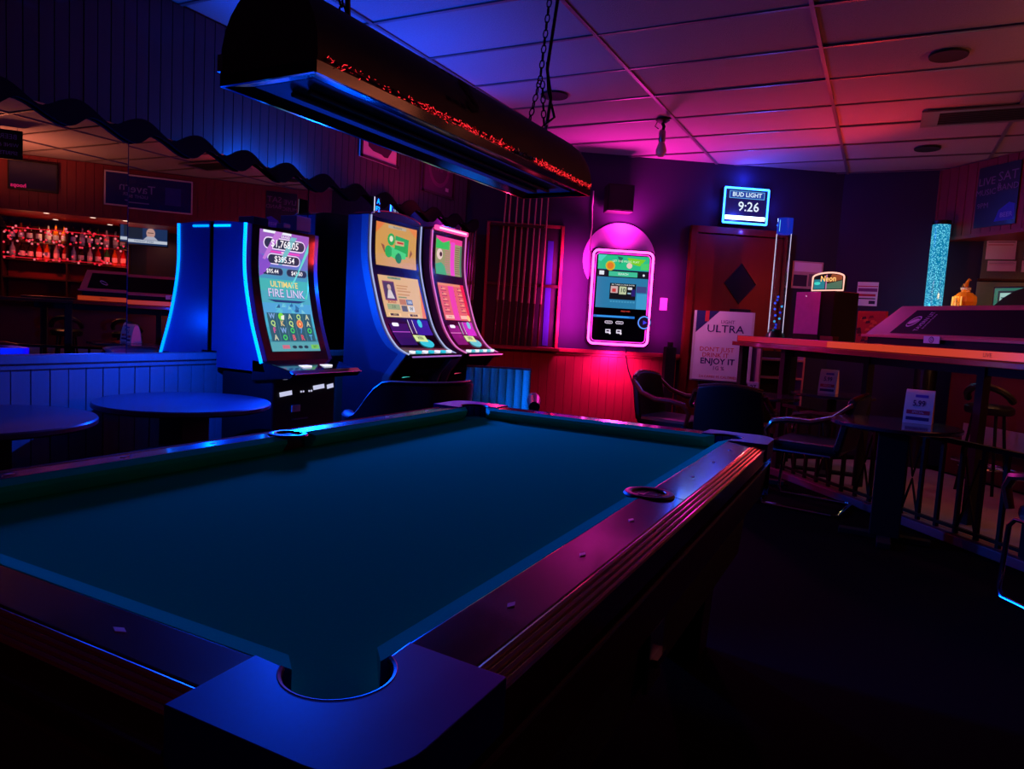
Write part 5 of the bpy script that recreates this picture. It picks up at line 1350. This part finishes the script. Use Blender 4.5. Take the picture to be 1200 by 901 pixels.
def bottles():
    cols = [('red', (150, 20, 24)), ('amber', (170, 90, 20)), ('green', (30, 110, 50)), ('clear', (170, 170, 180)), ('dark', (40, 16, 14))]
    src = []
    for nm, c in cols:
        o = thing('liquor_bottle', nm+' liquor bottle on the red-lit back bar shelves', 'bottle', (0, 0, 0), 0, nm+' liquor bottles on the back bar')
        MB().lathe([(0.036, 0), (0.038, 0.01), (0.038, 0.15), (0.030, 0.175), (0.014, 0.205), (0.013, 0.255)], (0, 0, 0), pm('bottle_'+nm, c, 0.08, coat=0.5), 12).build('glass', o, smooth=True)
        MB().cyl((0, 0, 0.255), 0.015, 0.02, M_black, 10).build('cap', o)
        MB().cyl((0, 0, 0.05), 0.0386, 0.07, M_paper, 12, cap=False).build('paper_label', o, smooth=True)
        src.append(o)
    random.seed(2); used = set()
    for z, sh in ((1.682, 'lower'), (1.942, 'upper')):
        for k in range(14):
            i = random.randrange(5); o = src[i] if i not in used else copy_tree(src[i]); used.add(i)
            o.location = bar(1.08+k*0.109+random.uniform(-.01, .01), 3.22+random.uniform(-.03, .03), z)
            o['label'] = '%s liquor bottle, %s from left in the mirror on the %s back bar shelf' % (cols[i][0], ordw[13-k], sh)
    for i in range(5):
        if i not in used: bpy.data.objects.remove(src[i])
bottles()
def decanter():
    p = bar(-1.40, 2.08, 1.10); t = thing('cooler', 'black glass-front cooler on the bar below the amber bottle', 'cooler', p, TH_R)
    MB().box(-0.12, 0.13, -0.09, 0.12, 0.0, 0.50, M_matte).build('case', t, bevel=0.006); MB().box(-0.10, 0.11, -0.096, -0.09, 0.04, 0.46, M_gloss).build('glass_door', t)
    p = bar(-1.39, 2.08, 1.602); d = thing('amber_bottle', 'amber-lit faceted bottle with a figure stopper standing above the display case', 'bottle', p, TH_R)
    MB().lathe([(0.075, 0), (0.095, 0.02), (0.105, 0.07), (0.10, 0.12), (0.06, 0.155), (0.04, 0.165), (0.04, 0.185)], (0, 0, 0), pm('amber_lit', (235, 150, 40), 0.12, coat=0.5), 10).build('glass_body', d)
    MB().lathe([(0.045, 0.185), (0.045, 0.205)], (0, 0, 0), M_cream, 12).build('collar', d)
    mb = MB(); mb.ball((0.0, 0, 0.225), 0.022, M_amber, 10, 6); mb.tube([(0, 0, 0.23), (0.012, 0, 0.262), (0.03, 0, 0.285), (0.048, 0, 0.275)], [0.018, 0.014, 0.012, 0.006], M_amber, 8); mb.tube([(-0.005, 0, 0.225), (-0.03, 0, 0.24), (-0.045, 0, 0.22)], [0.014, 0.008, 0.004], M_amber, 6)
    mb.build('stopper', d, smooth=True)
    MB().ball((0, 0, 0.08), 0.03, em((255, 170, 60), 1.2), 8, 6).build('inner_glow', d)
    for k in (-2, -1, 0, 1): MB().tube([(0.106*math.sin(k*0.5), -0.106*math.cos(k*0.5), 0.03), (0.103*math.sin(k*0.5), -0.103*math.cos(k*0.5), 0.115)], 0.006, em((255, 190, 90), 0.9), 6).build('facet_glint', d)  # golden reflections on the glass, put in as glowing strips
    S = Paint(lambda u, v, h: (u, -0.108-h, v)); S.text('B', 0.005, 0.075, 0.06, pm('label_brown', (110, 50, 10), 0.5), 2, 0.02); S.build('label', d)
    ld = bpy.data.lights.new('light_bottle', 'POINT'); ld.energy = 0.9; ld.color = (1.0, 0.55, 0.12); ld.shadow_soft_size = 0.03
    lo = bpy.data.objects.new('bulb', ld); COL.objects.link(lo); lo.parent = d; lo.location = (-0.02, -0.19, 0.12)
decanter()
def notice_board():
    t = thing('notice_board', 'grey-green notice board with papers under the soffit at the right edge', 'notice board', (1.32, 7.90, 1.92), 0)
    MB().box(0.0, 1.0, -0.018, 0.0, 0.0, 0.46, M_cork).build('board', t, bevel=0.003)
    MB().box(-0.02, 1.02, -0.026, 0.0, -0.02, 0.0, M_darkwood).build('tray', t)
    MB().box(-0.02, 1.0, -0.010, 0.0, -0.45, -0.03, pm('splash_panel', (110, 128, 118), 0.5)).build('splash_panel', t)
    lines = [(0.05, 0.9, 0.86, 0.88, M_ink), (0.05, 0.95, 0.74, 0.77, M_ink), (0.05, 0.9, 0.62, 0.65, M_redink)]
    for (x, z, w_, h_, lab) in ((1.345, 2.11, 0.245, 0.22, 'upper left sheet of paper pinned on the notice board'), (1.37, 1.995, 0.235, 0.10, 'lower left sheet of paper pinned on the notice board'), (1.66, 2.12, 0.22, 0.21, 'upper right sheet of paper pinned on the notice board, cut by the frame edge'), (1.65, 1.99, 0.22, 0.11, 'lower right sheet of paper pinned on the notice board, cut by the frame edge')):
        paper_sheet((x, 7.878, z), 0, w_, h_, lab, lines, 'paper', 'papers on the notice board')
notice_board()
def pos():
    p = bar(-1.12, 2.24, 1.10); t = thing('till_monitor', 'dim green-lit till screen under the notice board', 'monitor', p, TH_R+R(10))
    MB().box(-0.10, 0.26, 0, 0.04, 0.44, 0.72, M_black).build('screen_case', t, bevel=0.006)
    S = Paint(lambda u, v, h: (u, -0.001-h, v)); S.rect(-0.085, 0.245, 0.455, 0.705, G(30, 105, 85), 0); S.rect(-0.05, 0.245, 0.49, 0.68, G(16, 40, 42), 1); S.rect(-0.03, 0.08, 0.58, 0.66, G(150, 195, 185), 2); S.rect(-0.02, 0.07, 0.61, 0.62, G(40, 80, 80), 3); S.build('screen', t)
    MB().box(0.05, 0.11, 0.01, 0.05, 0, 0.44, M_black).box(-0.02, 0.18, -0.04, 0.12, 0, 0.02, M_black).build('stand', t)
    p = bar(-0.55, 1.75, 1.10)
    t = thing('domed_cover', 'dark rounded cover at the right edge in front of the till screen', 'cover', bar(-0.86, 2.02, 1.10), TH_R)
    mb = MB(); mb.prism([(-0.26, 0.0), (0.30, 0.0), (0.34, 0.70), (0.20, 0.70), (0.05, 0.66), (-0.06, 0.60), (-0.16, 0.52), (-0.24, 0.42)], 0.0, 0.10, M_matte, 'xz'); mb.build('shell', t, bevel=0.01)
    MB().box(-0.2, 0.28, -0.01, 0.11, -0.0, 0.02, M_black).build('foot', t)
pos()

# ------------------------------------------------------------------ on the soffit: poster, framed mirror sign, screens, chalkboard
def soffit_things():
    pt = thing('wall_poster', 'dark poster with pale script high on the soffit at the right edge', 'poster', bar(-1.33, 2.035, 2.36), TH_R)
    MB().box(0, 0.44, -0.01, 0, 0, 0.56, pm('poster_black', (22, 20, 34), 0.35, coat=0.3)).build('sheet', pt, bevel=0.002)
    S = Paint(lambda u, v, h: (u, -0.0105-h, v)); g = pm('poster_print', (120, 95, 110), 0.5); bl = pm('poster_blue', (40, 60, 210), 0.4)
    for i, (s, u, v, z) in enumerate((('LIVE', 0.10, 0.42, 0.10), ('MUSIC', 0.10, 0.32, 0.075), ('SAT', 0.32, 0.44, 0.12), ('&', 0.24, 0.36, 0.08), ('BAND', 0.33, 0.34, 0.08), ('9PM', 0.08, 0.20, 0.07))): S.text(s, u, v, z, g, 1, 0.0)
    S.poly([(0.22, 0.04), (0.42, 0.04), (0.42, 0.18), (0.36, 0.20), (0.26, 0.14)], bl, 1); S.text('BEER', 0.34, 0.09, 0.06, pm('print_light', (130, 150, 240), 0.5), 2, 0.01)
    S.build('poster_print', pt)
    fs = thing('framed_bar_mirror', 'wide dark blue framed bar sign with thin pale frame, seen in the left wall mirror', 'sign', bar(0.09, 2.035, 2.46), TH_R)
    MB().box(0, 1.10, -0.012, 0, 0, 0.46, pm('sign_blue', (20, 26, 110), 0.25, coat=0.4)).build('panel', fs)
    for (a, b, c, d) in ((0, 1.10, 0, 0.018), (0, 1.10, 0.442, 0.46), (0, 0.018, 0, 0.46), (1.082, 1.10, 0, 0.46)): MB().box(a, b, -0.022, -0.012, c, d, M_cream).build('frame_side', fs)
    S = Paint(lambda u, v, h: (u, -0.0125-h, v)); wp = pm('sign_pale', (110, 120, 190), 0.5); S.text('Tavern', 0.70, 0.27, 0.16, wp, 1, 0.0); S.text('LIGHT BEER', 0.72, 0.17, 0.06, wp, 1); S.rect(0.15, 0.35, 0.1, 0.34, pm('sign_mid', (40, 48, 150), 0.4), 1); S.rect(0.55, 0.85, 0.08, 0.095, wp, 1); S.build('sign_print', fs)
    tv = thing('soffit_television', 'switched-off television with a small red logo on the soffit, seen in the mirror', 'television', bar(1.72, 2.03, 2.53), TH_R)
    MB().box(0, 0.56, -0.05, 0, 0, 0.38, M_black).build('case', tv, bevel=0.006); MB().box(0.02, 0.54, -0.053, -0.05, 0.03, 0.36, pm('tv_glass', (34, 34, 70), 0.15, coat=0.4)).build('screen', tv)
    S = Paint(lambda u, v, h: (u, -0.0535-h, v)); S.text('hoops', 0.44, 0.055, 0.07, em((255, 30, 110), 0.9), 1, 0.02); S.build('logo', tv)
    cb = thing('chalkboard', 'black chalkboard hanging from the ceiling above the ledge, seen in the mirror', 'sign', bar(1.76, 0.30, 2.655), TH_R)
    MB().box(0, 0.26, -0.02, 0, 0, 0.315, M_matte).build('board', cb, bevel=0.003)
    for u in (0.05, 0.21): MB().tube([(u, -0.01, 0.315), (u, -0.01, 0.342)], 0.003, M_chrome, 5).build('hanger', cb)
    S = Paint(lambda u, v, h: (u, -0.0205-h, v)); ch = pm('chalk', (120, 130, 190), 0.8); S.text('BEER', 0.13, 0.24, 0.075, ch, 1); S.text('WINE &', 0.13, 0.15, 0.055, ch, 1); S.text('SPIRITS', 0.13, 0.065, 0.055, ch, 1); S.build('chalk_lettering', cb)
    n = thing('bar_television', 'lit television with a news picture hung over the bar, seen in the mirror', 'television', bar(0.44, 2.95, 2.03), TH_R)
    MB().box(0, 0.66, -0.04, 0, 0, 0.29, M_black).build('case', n, bevel=0.005); MB().box(0.3, 0.36, -0.03, 0, 0.29, 0.31, M_black).build('bracket', n)
    S = Paint(lambda u, v, h: (u, -0.041-h, v)); S.rect(0.015, 0.645, 0.015, 0.275, G(30, 60, 105), 0); S.disc(0.24, 0.19, 0.06, G(225, 175, 160), 1, 14, 0.075); S.poly([(0.14, 0.09), (0.34, 0.09), (0.29, 0.14), (0.19, 0.14)], G(200, 205, 220), 2)
    S.rect(0.015, 0.645, 0.04, 0.085, G(225, 235, 245), 3); S.rect(0.35, 0.60, 0.10, 0.26, G(20, 40, 60), 1); S.rect(0.20, 0.28, 0.19, 0.20, G(60, 40, 40), 3); S.text('NEWS TONIGHT', 0.33, 0.062, 0.035, G(40, 60, 110), 5, 0.01); S.build('screen', n)
soffit_things()

# ------------------------------------------------------------------ left wall: pictures, tables, seats
def left_pictures():
    def pic(y0, y1, z0, z1, label, mode):
        t = thing('framed_picture', label, 'picture', (-3.354, y0, z0), TH_L); w_, h_ = y1-y0, z1-z0
        MB().box(0, w_, -0.012, 0, 0, h_, M_paper if mode == 1 else pm('picture_plum', (92, 40, 84), 0.4, coat=0.3)).build('sheet', t)
        fm = M_darkwood
        for (a, b, c, d) in ((0, w_, 0, 0.02), (0, w_, h_-0.02, h_), (0, 0.02, 0, h_), (w_-0.02, w_, 0, h_)): MB().box(a, b, -0.026, -0.012, c, d, fm).build('frame_side', t)
        S = Paint(lambda u, v, h: (u, -0.0125-h, v))
        if mode == 1:
            m1 = pm('photo_plum', (70, 18, 50), 0.5)
            S.poly([(0.05, h_), (0.10, 0.10), (0.16, 0.075), (0.27, 0.07), (0.31, 0.055), (0.36, 0.06), (0.42, 0.14), (0.44, h_)], m1, 1)
        else:
            S.disc(w_*0.5, h_*0.55, w_*0.33, pm('ring_plum', (120, 54, 105), 0.5), 1, 20); S.disc(w_*0.5, h_*0.55, w_*0.26, pm('disc_plum', (80, 34, 70), 0.5), 2, 20)
            S.text('TAP', w_*0.5, h_*0.55, 0.1, pm('ring_plum', (120, 54, 105), 0.5), 3, 0.01); S.rect(w_*0.72, w_*0.82, h_*0.13, h_*0.2, M_cream, 1)
        S.build('picture_print', t)
    pic(4.03, 4.53, 2.49, 2.86, 'framed picture with pink-lit white mount on the left wall, left of the plum one', 1)
    pic(4.91, 5.45, 2.38, 2.84, 'dark plum framed picture with a round emblem near the corner', 2)
left_pictures()
pedestal_table('round table with blue sheen in front of the mirror wainscot, nearest the curved-screen machine', (-2.62, 1.86, 0), 0.42, 0.735, None, 'round tables by the mirrors', mat=pm('table_blue_lam', (70, 74, 100), 0.3, nscale=10, coat=0.3), colw=0.085)
pedestal_table('round table at the left edge, mostly out of the picture', (-2.64, 0.92, 0), 0.42, 0.735, None, 'round tables by the mirrors', mat=pm('table_blue_lam', (70, 74, 100), 0.3), colw=0.085)
def bench():
    t = thing('low_stool', 'low square padded stool with blue sheen right of the near round table', 'stool', (-2.24, 1.62, 0), R(12))
    MB().box(-0.22, 0.22, -0.20, 0.20, 0.48, 0.57, M_vinyl).build('cushion', t, bevel=0.03)
    for sx in (-1, 1):
        for sy in (-1, 1): MB().box(sx*0.18-0.018, sx*0.18+0.018, sy*0.16-0.018, sy*0.16+0.018, 0, 0.48, M_matte).build('leg', t)
bench()
def barrel_chair(label, loc, rotz, mat, trim, zb, za, channels, group=None):
    """tub chair: curved shell dropping from the back to the arms. front is local -y"""
    t = thing('tub_chair', label, 'chair', loc, rotz, group)
    n = 33; vs = []; r0 = 0.27
    def ang(i): return R(-32+244*i/(n-1))
    def top(i):
        a = abs((i/(n-1))*2-1); q = min(1, max(0, (a-0.40)/0.34)); return zb-(zb-za)*q*q*(3-2*q)
    for (dr, inner) in ((0.0, True), (0.07, False)):
        for i in range(n):
            a = ang(i); c, s = math.cos(a), math.sin(a)
            bulge = (0.014*abs(math.sin(i*math.pi/2))*(1 if inner else 0)) if channels else 0
            for k in range(5):
                f = k/4; fl = 1+0.10*f
                rx = (r0+dr+0.02-bulge)*fl; ry = (r0+dr-bulge)*fl
                vs.append((rx*c, ry*s, 0.36+(top(i)-0.36)*f))
    fs = []; N = n*5
    for i in range(n-1):
        for k in range(4):
            a = i*5+k; fs += [(a, a+1, a+6, a+5), (N+a, N+a+5, N+a+6, N+a+1)]
        fs.append((i*5+4, N+i*5+4, N+i*5+9, i*5+9)); fs.append((i*5, i*5+5, N+i*5+5, N+i*5))
    for i in (0, n-1):
        for k in range(4):
            a = i*5+k; fs.append((a, N+a, N+a+1, a+1) if i == 0 else (a, a+1, N+a+1, N+a))
    MB().add(vs, fs, mat).build('shell', t, smooth=True)
    rim = [((Vector(vs[i*5+4])+Vector(vs[N+i*5+4]))/2)+Vector((0, 0, 0.004)) for i in range(n)]
    MB().tube(rim, 0.024, trim, 8, flat=(1.4, 0.7)).build('rim', t, smooth=True)
    MB().lathe([(0.20, 0.36), (0.265, 0.375), (0.27, 0.45), (0.23, 0.475)], (0, -0.02, 0), mat, 28).build('seat', t, smooth=True)
    MB().cyl((0, 0, 0.05), 0.03, 0.31, M_chrome, 12).build('column', t)
    b = MB()
    for a in range(4): c, s = math.cos(R(45+90*a)), math.sin(R(45+90*a)); b.tube([(0, 0, 0.07), (0.27*c, 0.27*s, 0.022)], [0.025, 0.018], M_matte, 8)
    b.build('star_base', t, smooth=True)
    return t
barrel_chair('dark tub chair with glossy curved rim in front of the two-screen machine', (-1.98, 2.92, 0), R(-112), pm('plum_vinyl', (34, 16, 26), 0.4, nscale=60, bump=0.1), M_vinyl, 0.85, 0.64, False, 'tub chairs at the slot machines')
def blue_chair():
    t = thing('blue_armchair', 'blue vinyl armchair with channel-stitched back in front of the pink-lit machine', 'chair', (-1.98, 4.04, 0), R(27))
    # channelled back
    n = 8; wd = 0.50
    for k in range(n):
        x0 = -wd/2+wd*k/n; xm = x0+wd/n/2
        mb = MB(); vs = []; m = 8
        for j in range(9):
            z = 0.42+0.445*j/8; y = 0.17+0.10*j/8
            for i in range(m+1):
                a = math.pi*i/m; bow = 0.05*(((xm+(-math.cos(a))*wd/n/2)/(wd/2))**2)
                vs.append((xm-math.cos(a)*(wd/n/2-0.001), y-0.022*math.sin(a)-bow, z))
        M_ = m+1
        fs = [(j*M_+i, j*M_+i+1, (j+1)*M_+i+1, (j+1)*M_+i) for j in range(8) for i in range(m)]
        mb.add(vs, fs, M_bluevinyl).build('back_channel', t, smooth=True)
    vs = []
    for j in range(2):
        z = 0.42+0.445*j; y = 0.17+0.10*j
        for x in [-wd/2+wd*i/8 for i in range(9)]:
            bow = 0.05*((x/(wd/2))**2); vs += [(x, y-bow, z), (x, y-bow+0.05, z)]
    fs = []
    for i in range(8):
        a = 2*i; b = 18+2*i
        fs += [(a, a+2, b+2, b), (a+1, b+1, b+3, a+3), (b, b+2, b+3, b+1), (a, a+1, a+3, a+2)]
    fs += [(0, 18, 19, 1), (16, 17, 35, 34)]
    MB().add(vs, fs, M_vinyl).build('back_shell', t)
    MB().tube([(-wd/2+wd*i/8, 0.27+0.02-0.05*((-1+i/4)**2), 0.868) for i in range(9)], 0.014, M_armwood, 6).build('top_rim', t, smooth=True)
    MB().box(-0.24, 0.24, -0.27, 0.17, 0.36, 0.46, M_bluevinyl).build('seat', t, bevel=0.03)
    for s in (-1, 1):
        MB().tube([(s*0.27, 0.20, 0.62), (s*0.275, 0.08, 0.665), (s*0.275, -0.10, 0.665), (s*0.275, -0.24, 0.64)], [0.035, 0.048, 0.052, 0.04], M_vinyl, 10).build('arm_pad', t, smooth=True)
        MB().tube([(s*0.28, 0.18, 0.60), (s*0.27, 0.14, 0.36), (s*0.24, 0.22, 0.0)], 0.015, M_chrome, 8).build('leg', t, smooth=True)
        MB().tube([(s*0.30, -0.20, 0.60), (s*0.28, -0.20, 0.36), (s*0.24, -0.24, 0.0)], 0.015, M_chrome, 8).build('leg', t, smooth=True)
blue_chair()

# ------------------------------------------------------------------ ceiling fittings
def ceiling_fittings():
    labs = ['recessed black ceiling downlight beside the lamp chain', 'recessed black ceiling downlight nearest the upper right corner', 'recessed black ceiling downlight left of the air vent, farther off']
    for (x, y), lb in zip(((-1.90, 4.56), (0.72, 4.55), (0.72, 6.92)), labs):
        t = thing('recessed_downlight', lb, 'downlight', (x, y, H-0.014), 0, 'unlit ceiling downlights')
        MB().lathe([(0.075, 0.0), (0.105, -0.004), (0.108, 0.008), (0.075, 0.010)], (0, 0, 0), M_matte, 28).build('trim_ring', t, smooth=True)
        MB().cyl((0, 0, 0.002), 0.078, 0.006, M_matte, 28).build('baffle', t)
    t = thing('air_vent', 'rectangular dark air vent in the ceiling at the right edge', 'vent', (1.05, 5.93, H-0.014), 0)
    MB().box(-0.40, 0.40, -0.20, 0.20, 0.0, 0.008, M_matte).build('duct', t)
    for (a, b, c, d) in ((-0.42, 0.42, -0.22, -0.17), (-0.42, 0.42, 0.17, 0.22), (-0.42, -0.30, -0.17, 0.17), (0.36, 0.42, -0.17, 0.17)): MB().box(a, b, c, d, -0.008, 0.004, M_tee).build('frame_side', t, bevel=0.002)
    for k in range(7): MB().box(-0.30, 0.36, -0.15+k*0.05-0.012, -0.15+k*0.05+0.012, -0.004, 0.0, M_matte).build('slat', t)
    t = thing('ceiling_spotlight', 'small unlit bulb fitting hanging from the ceiling tee above the jukebox', 'lamp', (-1.28, 5.40, H-0.012), 0)
    MB().lathe([(0.055, 0), (0.06, -0.008), (0.03, -0.03)], (0, 0, 0), M_iron, 20).build('canopy', t, smooth=True)
    MB().tube([(0, 0, -0.03), (0.015, 0, -0.06), (0.005, 0, -0.10)], 0.014, M_iron, 8).build('swivel_arm', t, smooth=True)
    MB().lathe([(0.024, 0.0), (0.030, -0.02), (0.028, -0.09), (0.022, -0.10)], (0.005, 0, -0.09), M_steel, 16).build('socket', t, smooth=True)
    MB().lathe([(0.020, 0.0), (0.032, -0.03), (0.046, -0.07), (0.044, -0.10), (0.022, -0.125)], (0.005, 0, -0.18), pm('bulb_glass', (200, 170, 170), 0.15, coat=0.6), 16).build('bulb_glass', t, smooth=True)
    MB().tube([(-0.04, 0, -0.005), (-0.065, 0.01, -0.05), (-0.03, 0.0, -0.075)], 0.004, M_rubber, 5).build('wire_loop', t, smooth=True)
ceiling_fittings()
def pendant():
    p = bar(2.2, 0.9, 1.95)
    t = thing('added_pendant_lamp', 'added pendant lamp, out of view right of the picture, warming the ceiling', 'lamp', p)
    MB().lathe([(0.06, 0.22), (0.16, 0.0), (0.155, 0.0), (0.055, 0.21)], (0, 0, 0), M_lampshade, 24).build('added_shade', t, smooth=True)
    MB().tube([(0, 0, 0.21), (0, 0, H-1.95-0.01)], 0.006, M_rubber, 6).build('cord', t)
    MB().ball((0, 0, 0.09), 0.04, em((255, 190, 130), 1.2), 12, 8).build('globe', t, smooth=True)
    lamp('pendant', (0, 0, 0.27), t, 'SPOT', rot=(R(180), 0, 0), spread=R(170))  # whole lamp added out of view to throw warm light upward
pendant()
def added_back_sign():
    t = thing('added_neon_sign', 'added neon sign, unseen behind the viewer, giving red light', 'neon sign', (-0.6, -2.985, 1.9), R(180))
    MB().box(-0.5, 0.5, -0.05, 0, 0, 0.5, M_black).build('back_panel', t)  # panel of the added sign
    MB().tube([(-0.45, -0.06, 0.05), (0.45, -0.06, 0.05), (0.45, -0.06, 0.45), (-0.45, -0.06, 0.45)], 0.012, em((150, 70, 255), 1.0), 6, closed=True).build('added_neon_tube', t)
    lamp('back_fill', (0, -0.25, 0.3), t, 'POINT', 0.2)  # sign and lamp added unseen, for red light on the table's near side
added_back_sign()
